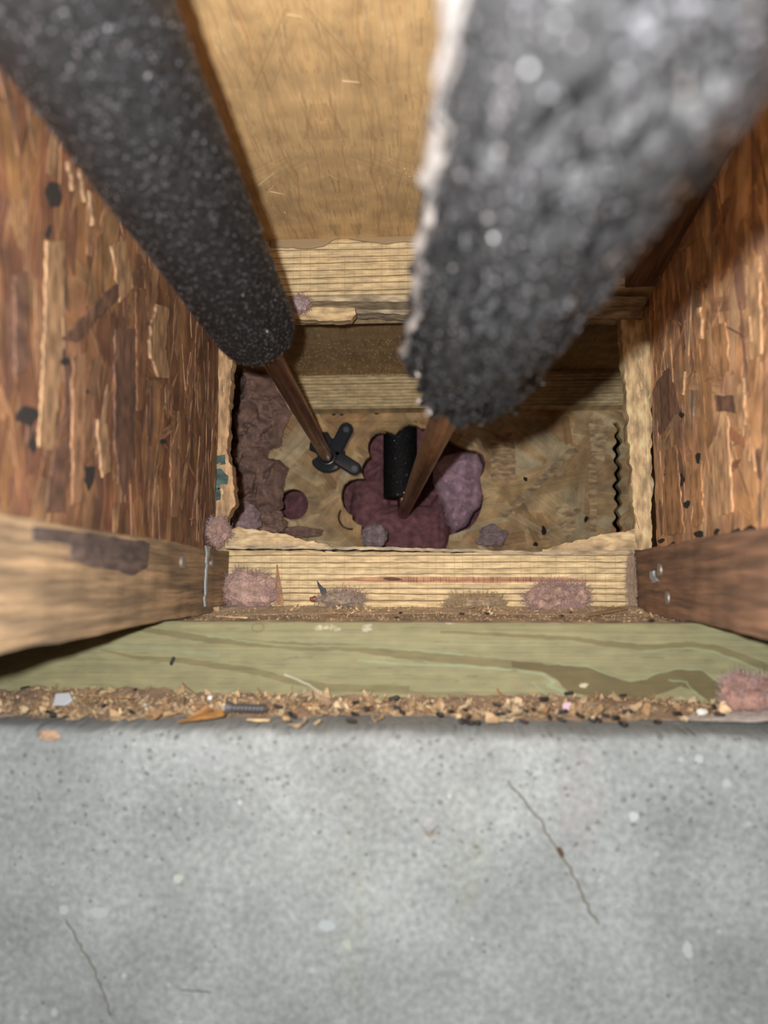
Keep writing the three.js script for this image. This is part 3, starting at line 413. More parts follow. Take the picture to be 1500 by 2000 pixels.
// ------------------------------------------------------------------ the rim behind, seen through the opening
{
  const base = V(0, SILL, -dRWEB), rim = thing('rim_joist', 'tan strand board rim joist behind the opening, drilled with a cluster of holes', 'rim joist', base);
  const y0 = SILL, y1 = CEIL;
  // outer outline straight in metres, holes traced on the plane of the board
  const s = new THREE.Shape([[-0.33, y0 + 0.01], [0.33, y0 + 0.01], [0.33, y1 - 0.03], [-0.33, y1 - 0.03]].map((q) => new THREE.Vector2(...q)));
  const hole = (px) => s.holes.push(new THREE.Path(px.map((q) => { const v = onD(q[0], q[1], dRWEB); return new THREE.Vector2(v.x, v.y); })));
  hole([[742.7, 842.7], [733.3, 845.9], [724, 854.7], [719.2, 866.7], [718.7, 880], [722.7, 890.7], [714.7, 897.3], [707.5, 909.3], [705.9, 922.7], [711.2, 934.7], [697.3, 934.7], [682.7, 938.1], [672, 946.7], [667.2, 960], [666.7, 973.3], [670.7, 989.3], [680, 1001.3], [688, 1006.7], [688, 1014.7], [697.3, 1022.7], [706.7, 1026.7], [705.3, 1042.7], [709.3, 1058.7], [713.3, 1072], [870.7, 1072], [876, 1056], [877.3, 1045.3], [894.7, 1040], [916, 1032], [926.7, 1021.3], [934.7, 1008], [941.3, 989.3], [944, 970.7], [940, 952], [937.3, 933.3], [945.3, 920], [948, 904], [942.7, 888], [929.3, 880], [913.3, 877.3], [886.7, 866.7], [860, 848], [833.3, 837.3], [821.3, 836], [812, 829.9], [796, 828.8], [784, 833.3], [777.3, 842.7], [771.5, 849.3], [764, 844.8], [753.3, 841.6]]);
  hole(arcPx(572, 985, 30, 0, 350, 28));
  const saw = []; for (let y = 826; y <= 1042; y += 3) saw.push([1201 + 3.2 * Math.sin(y / 3.9) + 2 * Math.sin(y / 11), y]); for (let y = 1042; y >= 826; y -= 3) saw.push([1211 + 3 * Math.sin(y / 3.9 + 0.5) + 2 * Math.sin(y / 9), y]); hole(saw);
  const ring = [...arcPx(685, 1010, 25, 80, 215, 14), ...arcPx(685, 1010, 22, 215, 80, 14)]; hole(ring);
  const g = new THREE.ExtrudeGeometry(s, { depth: 0.0095, bevelEnabled: true, bevelThickness: 0.0005, bevelSize: 0.0005, bevelOffset: -0.0005, bevelSegments: 1 }); g.translate(0, 0, -dRWEB - 0.0095);
  const web = part('web', rectUV(rel(g, base), (x, y) => [(x + 0.33) / 0.6, y / 0.264]), mRear, rim);
  const rc = lvl(103, { rows: 10, cross: 60 }); const fm = calib(rc[0], [0.6, 0.465, 0.26], { roughness: 0.85 }, rc[1], 0.0006);
  const fl = (ya, name) => { const b = new THREE.BoxGeometry(0.66, FL, 0.058, 60, 4, 2); b.translate(0, ya + FL / 2, dRWEB - dREAR - 0.029); part(name, rectUV(b, (x, y) => [(x + 0.33) / 0.4, (y - ya) / FL]), fm, rim); };
  fl(CEIL - SILL - FL, 'top_flange'); fl(0, 'bottom_flange');
  // raised flakes of the board
  const r = rng(130); let n = 0; while (n < 45) { const px = lerp(950, 1230, r()), py = lerp(815, 1060, r()); if (px > 1192 && px < 1220) continue; n++; const p = onD(px, py, dRWEB).sub(base), m = part('strand', strandGeos[Math.floor(r() * 14)], rearFlakes[Math.floor(r() * 3)], web); m.position.copy(p); m.rotation.z = r() < 0.6 ? 0.9 + (r() - 0.5) * 0.9 : r() * 3.1; m.scale.set(0.5 + 0.7 * r(), 0.25 + 0.4 * r(), 0.5); }
  for (let i = 0; i < 26; i++) { const px = lerp(560, 700, r()), py = lerp(815, 1050, r()); if (Math.hypot(px - 572, py - 985) < 60 || Math.hypot(px - 640, py - 890) < 60 || px > 640) continue; const p = onD(px, py, dRWEB).sub(base), m = part('strand', strandGeos[Math.floor(r() * 14)], rearFlakes[Math.floor(r() * 3)], web); m.position.copy(p); m.rotation.z = r() * 3.1; m.scale.set(0.4 + 0.5 * r(), 0.3, 0.35); }
  let lift = 0; const flat = (px, mat, name = 'strand') => part(name, triUV(rel(plate(ragged(px, 6, 3, px[0][0] | 0), dRWEB - 0.0007 - (lift += 0.00007), 0.0003, 0.0002), base), 0.1, px[0][1] * 0.01, 0), mat, web);
  flat([[1122, 868], [1130, 880], [1042, 962], [986, 1012], [975, 1006], [1050, 936]], rearFlakes[2]); flat([[1150, 902], [1166, 905], [1165, 1040], [1152, 1046]], rearFlakes[1]); flat([[1084, 992], [1110, 985], [1128, 1030], [1104, 1056]], rearFlakes[0]); flat([[1130, 990], [1136, 998], [1060, 1052], [1050, 1046]], rearFlakes[2]); flat([[955, 850], [1000, 842], [1010, 935], [962, 940]], rearFlakes[1]); flat([[1150, 826], [1188, 832], [1180, 900], [1156, 890]], rearFlakes[0]);
  for (const [x, y, a, b] of [[1028, 936, 4, 4], [1062, 1036, 4, 9], [1145, 1015, 4, 6], [1046, 1062, 4, 5], [735, 803, 8, 4], [652, 808, 5, 2], [668, 810, 5, 2], [548, 800, 5, 4]]) flat(blobOutline(x, y, a, b, x), barkMat, 'bark_speck');
  // fuzzy torn fringe over the large hole
  const fr = []; for (let i = 0; i < 260; i++) { const a = r() < 0.5 ? arcPx(744, 876, 31, 225 + r() * 60, 0, 1)[0] : arcPx(812, 862, 37, 215 + r() * 100, 0, 1)[0], p = onD(a[0], a[1], dRWEB - 0.0008), L = 0.002 + 0.006 * r(), c = new THREE.CylinderGeometry(0.00005, 0.00016, L, 3, 1, true); c.rotateZ((r() - 0.5) * 1.8); c.translate(p.x, p.y + L * 0.3, p.z + 0.002 * r()); fr.push(c); }
  const fringe = part('torn_fringe', rel(mergeGeometries(fr), base), freshFlake[0], web); fringe.userData.kind = 'stuff';
  const k = new THREE.BoxGeometry(0.66, FL, 0.12); k.translate(0, SILL - FL / 2 - 0.0002, -dRWEB);
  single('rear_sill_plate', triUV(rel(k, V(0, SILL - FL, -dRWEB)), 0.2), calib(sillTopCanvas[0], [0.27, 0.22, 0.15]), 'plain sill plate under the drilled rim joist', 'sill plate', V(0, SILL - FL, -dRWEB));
}

// ------------------------------------------------------------------ insulation
const woolC = (seed, cols) => canvas(700, 700, (g, w, h) => { const r = rng(seed); g.fillStyle = rgb(cols[0]); g.fillRect(0, 0, w, h); for (let i = 0; i < 1400; i++) { g.strokeStyle = rgb(cols[Math.floor(r() * cols.length)], lerp(0.8, 1.2, r()), 0.25); g.lineWidth = 0.6 + r() * 2; const x = r() * w, y = r() * h, a = r() * 7; g.beginPath(); g.moveTo(x, y); g.quadraticCurveTo(x + Math.cos(a) * 30, y + Math.sin(a) * 30, x + Math.cos(a + 0.7) * 60, y + Math.sin(a + 0.7) * 60); g.stroke(); } pixelNoise(g, w, h, 0.22, 70, 70, 5, seed); });
const woolH = canvas(512, 512, (g, w, h) => { const r = rng(9); g.fillStyle = '#808080'; g.fillRect(0, 0, w, h); for (let i = 0; i < 5000; i++) { const v = r() < 0.5 ? 20 : 240; g.strokeStyle = `rgba(${v},${v},${v},.2)`; g.lineWidth = 1 + r() * 2; const x = r() * w, y = r() * h, a = r() * 7; g.beginPath(); g.moveTo(x, y); g.lineTo(x + Math.cos(a) * 22, y + Math.sin(a) * 22); g.stroke(); } });
const wool = (seed, cols, want) => calib(woolC(seed, cols), want, { roughness: 1 }, woolH, 0.00035);
const pinkCols = [[206, 150, 160], [220, 168, 178], [186, 128, 140], [196, 142, 150]], duskCols = [[172, 138, 130], [154, 120, 114], [188, 156, 146], [140, 110, 100]];
const mPink = wool(141, pinkCols, [0.29, 0.128, 0.145]), mDusk = wool(142, duskCols, [0.31, 0.195, 0.155]), mLilac = wool(143, [[206, 176, 198], [190, 158, 182], [220, 192, 210]], [0.47, 0.31, 0.39]), mRose = wool(144, [[214, 166, 150], [226, 184, 168], [196, 146, 130]], [0.34, 0.225, 0.178]);
const fibreMat = (c) => new THREE.MeshStandardMaterial({ color: new THREE.Color().setRGB(...c), roughness: 0.8 });
const fPink = fibreMat([0.42, 0.29, 0.28]), fDusk = fibreMat([0.4, 0.3, 0.25]), fWood = fibreMat([0.45, 0.34, 0.2]);
function fibres(points, seed, len, rad, n) {               // fine curved hairs growing out of given surface points
  const r = rng(seed), pos = new Float32Array(n * 36), idx = [], e = V();
  for (let i = 0; i < n; i++) {
    const [p, nr] = points[Math.floor(r() * points.length)], d = nr.clone().multiplyScalar(0.5).add(V(r() - 0.5, r() - 0.5, r() - 0.5).multiplyScalar(1.6)).normalize(), L = len * (0.3 + r()), w = rad * (0.6 + 0.8 * r());
    const q = p.clone().addScaledVector(nr, -0.0006), u = V(d.y, d.z, -d.x).cross(d).normalize(), v = u.clone().cross(d);
    for (let k = 0; k < 4; k++) {
      for (let m = 0; m < 3; m++) { e.copy(q).addScaledVector(u, w * Math.cos(m * 2.094)).addScaledVector(v, w * Math.sin(m * 2.094)); pos.set([e.x, e.y, e.z], i * 36 + k * 9 + m * 3); if (k < 3) { const a = i * 12 + k * 3 + m, b = i * 12 + k * 3 + (m + 1) % 3; idx.push(a, b, a + 3, b, b + 3, a + 3); } }
      d.add(V(r() - 0.5, r() - 0.5, r() - 0.5).multiplyScalar(0.8)).normalize(); q.addScaledVector(d, L / 3);
    }
  }
  const g = new THREE.BufferGeometry(); g.setAttribute('position', new THREE.BufferAttribute(pos, 3)); g.setIndex(idx); g.computeVertexNormals(); return g;
}
function surfacePoints(g, n, seed) { const r = rng(seed), p = g.attributes.position, m = g.attributes.normal, out = []; for (let i = 0; i < n; i++) { const k = Math.floor(r() * p.count); out.push([V().fromBufferAttribute(p, k), V().fromBufferAttribute(m, k)]); } return out; }
function tuftGeo(rx, ry, rz, seed, rough = 1, detail = 26) {
  const g0 = new THREE.IcosahedronGeometry(1, detail); g0.deleteAttribute('uv'); g0.deleteAttribute('normal'); const g = mergeVertices(g0, 1e-5), p = g.attributes.position;
  for (let i = 0; i < p.count; i++) { const v = V().fromBufferAttribute(p, i), f = 1.15; const big = fbm(v.x * f + seed, v.y * f, v.z * f, 2), fold = 1 - Math.abs(fbm(v.x * 1.7, v.y * 1.7 + seed, v.z * 1.7, 3)) * 1.6, k = 1 + rough * (0.42 * big + 0.2 * (fold - 0.6) + 0.035 * fbm(v.x * 20, v.y * 20, v.z * 20 + seed, 3)); p.setXYZ(i, v.x * rx * k, v.y * ry * k, v.z * rz * k); }
  g.computeVertexNormals(); return g;
}
function tuft(at, rx, ry, rz, seed, mat, fmat, label, o = {}) {
  const t = thing(o.name ?? 'insulation_tuft', label, 'insulation', at, o.group), g = tuftGeo(rx, ry, rz, seed, o.rough ?? 1, o.detail ?? 26);
  const pts = surfacePoints(g, 400, seed); part('wool', triUV(g, 0.05, seed, seed * 0.3), mat, t);
  const f = part('fibers', fibres(pts, seed, o.len ?? 0.006, o.rad ?? 0.00007, o.n ?? 160), fmat, t); f.userData.kind = 'stuff'; if (o.turn) t.rotation.z = o.turn; return t;
}
// crumpled batt over a traced outline: a padded sheet whose front is folded by noise
function batt(px, d, thick, seed, amp, freq, cell = 0.0022, relief) {
  const P = px.map((q) => { const v = onD(q[0], q[1], d); return [v.x, v.y]; }), xs = P.map((p) => p[0]), ys = P.map((p) => p[1]);
  const x0 = Math.min(...xs), x1 = Math.max(...xs), yy0 = Math.min(...ys), yy1 = Math.max(...ys), nx = Math.ceil((x1 - x0) / cell), ny = Math.ceil((yy1 - yy0) / cell);
  const inside = (x, y) => { let c = false; for (let i = 0, j = P.length - 1; i < P.length; j = i++) if ((P[i][1] > y) !== (P[j][1] > y) && x < (P[j][0] - P[i][0]) * (y - P[i][1]) / (P[j][1] - P[i][1]) + P[i][0]) c = !c; return c; };
  const dist = (x, y) => { let b = 1; for (let i = 0, j = P.length - 1; i < P.length; j = i++) { const ex = P[j][0] - P[i][0], ey = P[j][1] - P[i][1], t = clamp(((x - P[i][0]) * ex + (y - P[i][1]) * ey) / (ex * ex + ey * ey)); b = Math.min(b, Math.hypot(x - P[i][0] - ex * t, y - P[i][1] - ey * t)); } return b; };
  const pos = [], idx = [], ok = [];
  for (let j = 0; j <= ny; j++) for (let i = 0; i <= nx; i++) {
    const x = x0 + i * cell, y = yy0 + j * cell, wx = x + 0.006 * noise(x * 60, y * 60, seed), wy = y + 0.006 * noise(x * 60, y * 60, seed + 9), inn = inside(x, y), e = inn ? dist(x, y) : 0, pad = Math.sqrt(clamp(e / (thick * 0.9)));
    const fold = 1 - Math.abs(fbm(wx * freq, wy * freq, seed, 4)) * 1.7, z = -d - thick + pad * thick + (inn ? amp * (fold - 0.5) + amp * 0.8 * fbm(x * freq * 0.6, y * freq * 0.6, seed + 4, 2) + amp * 0.14 * fbm(x * 300, y * 300, seed, 2) : 0) * Math.min(1, pad * 1.4);
    ok.push(inn); pos.push(x, y, z);
  }
  for (let j = 0; j < ny; j++) for (let i = 0; i < nx; i++) { const a = j * (nx + 1) + i, b = a + 1, c = a + nx + 1, e = c + 1; if (ok[a] + ok[b] + ok[c] + ok[e] >= 2) idx.push(a, b, e, a, e, c); }
  const n0 = pos.length / 3; for (let i = 0; i < n0; i++) pos.push(pos[i * 3], pos[i * 3 + 1], -d - thick - 0.002); const m = idx.length; for (let i = 0; i < m; i += 3) idx.push(idx[i] + n0, idx[i + 2] + n0, idx[i + 1] + n0);
  const g = new THREE.BufferGeometry(); g.setAttribute('position', new THREE.Float32BufferAttribute(pos, 3)); g.setIndex(idx);
  const used = new Set(idx), g2 = g.toNonIndexed(); g2.computeVertexNormals(); const g3 = mergeVertices((g2.deleteAttribute('normal'), g2), 1e-6); g3.computeVertexNormals(); return g3;
}
function battThing(px, d, thick, seed, amp, freq, mat, fmat, label, o = {}) {
  const at = onD(px[0][0], px[0][1], d), g = rel(batt(px, d, thick, seed, amp, freq, o.cell), at), t = thing('insulation_batt', label, 'insulation', at);
  const pts = surfacePoints(g, 700, seed); part('wool', triUV(g, 0.08, seed, 0), mat, t);
  if (o.n) { const f = part('fibers', fibres(pts, seed + 1, o.len ?? 0.007, o.rad ?? 0.00008, o.n), fmat, t); f.userData.kind = 'stuff'; }
  return t;
}
battThing([[560, 780], [1010, 780], [1040, 900], [1030, 1110], [540, 1110], [540, 900]], 0.928, 0.022, 21, 0.010, 22, mPink, fPink, 'pink fiberglass batt behind the drilled rim joist, seen through its holes', { cell: 0.0024, n: 120 });
battThing([[440, 690], [505, 690], [525, 740], [540, 760], [556, 795], [540, 830], [535, 860], [510, 868], [508, 885], [535, 890], [552, 905], [543, 930], [538, 970], [540, 985], [520, 1000], [500, 1010], [478, 1000], [440, 1010]], 0.735, 0.032, 22, 0.022, 17, mDusk, fDusk, 'dusty mauve fiberglass batt stuffed at the left of the opening', { cell: 0.0013, n: 500 });
battThing([[846, 905], [870, 884], [905, 876], [936, 880], [948, 905], [942, 930], [946, 960], [940, 985], [925, 1000], [915, 1022], [890, 1036], [874, 1020], [868, 985], [856, 960], [846, 935]], 0.790, 0.022, 23, 0.007, 22, mLilac, fPink, 'lilac pink fiberglass tuft bulging from the right of the large hole', { cell: 0.0011, n: 260 });
battThing([[690, 930], [745, 900], [760, 985], [840, 985], [862, 950], [880, 1010], [876, 1090], [700, 1090], [680, 1000]], 0.884, 0.018, 27, 0.006, 20, mPink, fPink, 'deep pink fiberglass wad low inside the large hole', { cell: 0.0016, n: 80 });
{
  const c = (px, py, d) => onD(px, py, d);
  tuft(c(732, 1046, 0.782), 0.0135, 0.013, 0.010, 3, wool(145, [[178, 160, 166], [160, 142, 150], [190, 172, 176]], [0.36, 0.285, 0.3]), fPink, 'grey pink wool roll poking from the bottom of the large hole', { n: 120, rough: 0.6 });
  tuft(c(478, 1012, 0.70), 0.0155, 0.017, 0.012, 4, wool(146, [[176, 146, 152], [196, 164, 172], [150, 120, 118]], [0.37, 0.26, 0.27]), fDusk, 'round dusty mauve wool lump at the lower left corner of the opening', { n: 200, rough: 0.5 });
  tuft(c(520, 1022, 0.735), 0.022, 0.012, 0.010, 5, mDusk, fDusk, 'low crumpled mauve wool beside the round wool lump', { n: 200, rough: 1.1 });
  tuft(c(588, 1040, 0.77), 0.020, 0.006, 0.006, 15, mDusk, fDusk, 'thin dusty wool shred along the cut edge of the board', { n: 160, rough: 1.2 });
  tuft(c(962, 1047, 0.775), 0.0145, 0.010, 0.007, 6, wool(147, [[176, 148, 156], [158, 130, 136]], [0.34, 0.25, 0.26]), fDusk, 'small grey mauve wool shred right of the large hole', { n: 160, rough: 1.4 });
  tuft(c(424, 1036, 0.452), 0.0068, 0.0085, 0.005, 7, mRose, fPink, 'small pink fluff wedged above the end of the left joist foot', { n: 1664, rough: 1, len: 0.0042, rad: 0.00008 });
  tuft(c(484, 1152, 0.444), 0.0175, 0.0115, 0.007, 8, wool(148, [[214, 172, 160], [198, 152, 142], [224, 186, 174]], [0.36, 0.245, 0.2]), fPink, 'dusty rose fiberglass clump against the blocking, beside an amber splinter', { n: 2600, rough: 0.7, len: 0.0053, rad: 0.00008 });
  tuft(c(1072, 1166, 0.446), 0.0125, 0.0085, 0.006, 9, mRose, fPink, 'pale rose fluff against the blocking, the rounder of two', { n: 2600, rough: 1, len: 0.0053, rad: 0.00008 });
  tuft(c(1116, 1168, 0.446), 0.0085, 0.008, 0.005, 10, mRose, fPink, 'pale rose fluff against the blocking, next to the right joist foot', { n: 1920, rough: 1.2, len: 0.0053, rad: 0.00008 });
  tuft(c(1462, 1362, 0.322), 0.0110, 0.0100, 0.009, 12, wool(149, [[214, 150, 130], [196, 128, 112], [222, 170, 150]], [0.22, 0.125, 0.1]), fPink, 'salmon pink fiberglass wad on the ledge at the swirl in the sill plate', { n: 1920, rough: 0.8, len: 0.0042, rad: 0.00008 });
  tuft(c(667, 1170, 0.448), 0.0120, 0.0038, 0.004, 13, wool(150, [[206, 188, 166], [190, 170, 146]], [0.29, 0.24, 0.18]), fDusk, 'beige lint with black scraps at the foot of the blocking', { n: 1920, rough: 1.5, len: 0.0053, rad: 0.00008 });
  tuft(c(928, 1178, 0.448), 0.0170, 0.0036, 0.004, 14, wool(151, [[206, 180, 146], [190, 160, 126]], [0.3, 0.225, 0.155]), fWood, 'tan lint heap between two fluffs at the foot of the blocking', { n: 2432, rough: 1.5, len: 0.0053, rad: 0.00008 });
  tuft(c(1234, 1135, 0.451), 0.0030, 0.0165, 0.0025, 16, wool(152, [[186, 152, 124], [170, 136, 108]], [0.23, 0.165, 0.115]), fDusk, 'upright strip of brown dust lint in the corner by the right joist foot', { n: 1408, rough: 0.9, len: 0.0032, rad: 0.00008 });
  tuft(c(584, 594, 0.452), 0.0060, 0.0045, 0.003, 17, wool(153, [[214, 196, 190], [226, 210, 204]], [0.36, 0.31, 0.3]), fPink, 'little white pink fluff under the top flange beside the smooth sleeve', { n: 1280, rough: 1, len: 0.0042, rad: 0.00008 });
}

// ------------------------------------------------------------------ copper pipes
const copperC = lumber(160, 1024, 256, [[190, 122, 82], [176, 108, 72], [204, 140, 98], [150, 88, 60], [120, 70, 52]], { fine: 160, blot: 0.18, wave: 200 });
const copperR = canvas(1024, 256, (g, w, h) => { g.fillStyle = '#5a5a5a'; g.fillRect(0, 0, w, h); const r = rng(3); speckle(g, w, h, r, 900, [[120, 120, 120], [60, 60, 60], [100, 100, 100]], 2, 26, 0.05, 0.2, 2); });
const mCopper = calib(copperC[0], [0.38, 0.205, 0.135], { metalness: 0.95, roughness: 1 }); mCopper.roughnessMap = tex(copperR, false);
const RP = 0.0066, RF = 0.021;
// points on each axis, in lens depth: the far end at the rim, the near end past the lens
const axis = (a, b) => { const A = onC(...a), B = onC(...b), dir = B.clone().sub(A).normalize(); return { A, B, dir, at: (z) => A.clone().addScaledVector(dir, (z - A.z) / dir.z) }; };
const left = axis([637, 889, 0.785], [212, 130, 0.176]), right = axis([789, 1000, 0.83], [880, 787, 0.292]);
function pipe(name, pts, label) {
  const c = new THREE.CatmullRomCurve3(pts, false, 'catmullrom', 0.2), g = new THREE.TubeGeometry(c, 160, RP, 28, false), at = pts[0].clone();
  const uv = g.attributes.uv; for (let i = 0; i < uv.count; i++) uv.setXY(i, uv.getX(i) * 3, uv.getY(i));
  return single(name, rel(g, at), mCopper, label, 'pipe', at);
}
{
  const a = left.at(-0.83), b = left.at(-0.36), c = left.at(0.1); pipe('copper_pipe', [a, left.at(-0.6), b, left.at(-0.1), c], 'copper pipe held by the black clip, coming out of the smooth foam sleeve');
  const e = right.at(-0.868), up = (h) => e.clone().add(V(-0.0006, h, -0.0008)), s0 = right.at(-0.846);
  pipe('copper_pipe', [up(0.13), up(0.06), up(0.026), up(0.017), e.clone().add(V(0, 0.007, 0)), e.clone().lerp(s0, 0.28).add(V(0, 0.0018, 0)), s0, right.at(-0.82), right.at(-0.6), right.at(-0.3), right.at(-0.1), right.at(0.1)], 'copper pipe running into the large hole, coming out of the torn foam sleeve');
}
// ------------------------------------------------------------------ foam sleeves
const foamC = canvas(1024, 1024, (g, w, h) => { const r = rng(170); g.fillStyle = 'rgb(120,120,122)'; g.fillRect(0, 0, w, h); speckle(g, w, h, r, 16000, [[150, 150, 152], [96, 96, 98], [132, 132, 136], [84, 84, 86]], 1, 5, 0.2, 0.6); pixelNoise(g, w, h, 0.3, 60, 60, 4, 1); });
const foamH = canvas(1024, 1024, (g, w, h) => { const r = rng(171); g.fillStyle = '#707070'; g.fillRect(0, 0, w, h); for (let i = 0; i < 15000; i++) { const v = r() < 0.5 ? 10 : 250, q = 1.2 + r() * 4; g.fillStyle = `rgba(${v},${v},${v},.3)`; g.beginPath(); g.ellipse(r() * w, r() * h, q, q, 0, 0, 7); g.fill(); } });
const mFoam = calib(foamC, [0.013, 0.0132, 0.0138], { roughness: 0.6, specularIntensity: 0.4 }, foamH, 0.0005);
const mFoamWorn = calib(foamC, [0.0085, 0.0088, 0.0094], { roughness: 0.6, specularIntensity: 0.4 }, foamH, 0.0008);
const mCell = new THREE.MeshPhysicalMaterial({ color: new THREE.Color().setRGB(0.05, 0.05, 0.055), roughness: 0.22, specularIntensity: 1, ior: 2.1, side: THREE.DoubleSide });
function sleeve(ax, z0, z1, o) {
  const { dir } = ax, u = V(0, 1, 0).cross(dir).normalize(), v = dir.clone().cross(u).normalize(), A = ax.at(z0), L = ax.at(z1).distanceTo(A), nt = o.nt ?? 150, nl = Math.ceil(L / (o.step ?? 0.0016));
  const ang = (t) => t / nt * Math.PI * 2, pos = [], uv = [], idx = [], rows = [];
  const P = (th, s, rad) => A.clone().addScaledVector(dir, s).addScaledVector(u, Math.cos(th) * rad).addScaledVector(v, Math.sin(th) * rad);
  const add = (p, a, b) => { pos.push(p.x, p.y, p.z); uv.push(a, b); };
  const ri = RP + 0.0011, prof = [];                         // inner wall, end face, outer wall
  for (let k = 0; k <= 3; k++) prof.push(['in', 0.03 * (1 - k / 3), ri]);
  for (let k = 1; k < 7; k++) prof.push(['end', 0, lerp(ri, RF, k / 7)]);
  for (let k = 0; k <= nl; k++) prof.push(['out', L * k / nl, RF]);
  prof.forEach(([kind, s, rad], j) => { for (let i = 0; i <= nt; i++) { const th = ang(i % nt), e = o.end(th), soft = kind === 'out' ? smooth(0, 0.004, s) : 1; let rr = rad, ss = s; if (kind === 'out') { rr = rad + o.skin(th, s) - (1 - soft) * 0.0016; ss = e * (1 - s / L) + s; } else if (kind === 'end') { ss = e + o.tear(th, rad); } else ss = s + e; const p = P(th, ss, rr); add(p, th * RF / 0.06, (s + (kind === 'end' ? rad : 0)) / 0.06); } });
  const w = nt + 1; for (let j = 0; j < prof.length - 1; j++) for (let i = 0; i < nt; i++) { const a = j * w + i, b = a + 1, c = a + w, d = c + 1; idx.push(a, b, c, b, d, c); }
  const g = new THREE.BufferGeometry(); g.setAttribute('position', new THREE.Float32BufferAttribute(pos, 3)); g.setAttribute('uv', new THREE.Float32BufferAttribute(uv, 2)); g.setIndex(idx); g.computeVertexNormals();
  return { g, P, A, L };
}
const facet = new THREE.CircleGeometry(1, 6);
function cells(S, o, seed, n, lmax, parent, at, rmin = 0.0001, rmax = 0.00055) {   // flat membranes of the closed cells in the foam skin: they glint where they face the light
  const r = rng(seed), m = new THREE.InstancedMesh(facet, mCell, n), M = new THREE.Matrix4(), q = new THREE.Quaternion(), c = S.P(0, 0, 0);
  for (let i = 0; i < n; i++) {
    const th = r() * Math.PI * 2, s = r() ** 1.2 * lmax, k = lerp(rmin, rmax, r() ** 2), ss = s + o.end(th) * (1 - s / S.L), p = S.P(th, ss, RF + o.skin(th, s) + 0.00025), nr = p.clone().sub(S.P(th, ss, 0)).normalize();
    nr.add(V(r() - 0.5, r() - 0.5, r() - 0.5).multiplyScalar(1.15)).normalize(); q.setFromUnitVectors(V(0, 0, 1), nr); M.compose(p.sub(at), q, V(k, k, k)); m.setMatrixAt(i, M);
  }
  m.name = 'glinting_cells'; m.userData.kind = 'stuff'; m.castShadow = m.receiveShadow = true; parent.add(m); return m;
}
{
  const o = { end: (th) => 0.0012 * fbm(Math.cos(th) * 3, Math.sin(th) * 3, 2), tear: (th, r) => 0.0007 * fbm(Math.cos(th) * r * 500, Math.sin(th) * r * 500, 3), skin: (th, s) => 0.00028 * fbm(Math.cos(th) * 12, Math.sin(th) * 12, s * 600, 3) + 0.0005 * fbm(Math.cos(th) * 1.5, Math.sin(th) * 1.5, s * 30, 2) };
  const S = sleeve(left, -0.352, 0.12, o), t = thing('pipe_insulation', 'smooth intact black foam sleeve on the copper pipe that the clip holds', 'pipe sleeve', S.A);
  part('foam_tube', rel(S.g, S.A), mFoam, t); cells(S, o, 31, 32000, 0.36, t, S.A);
}
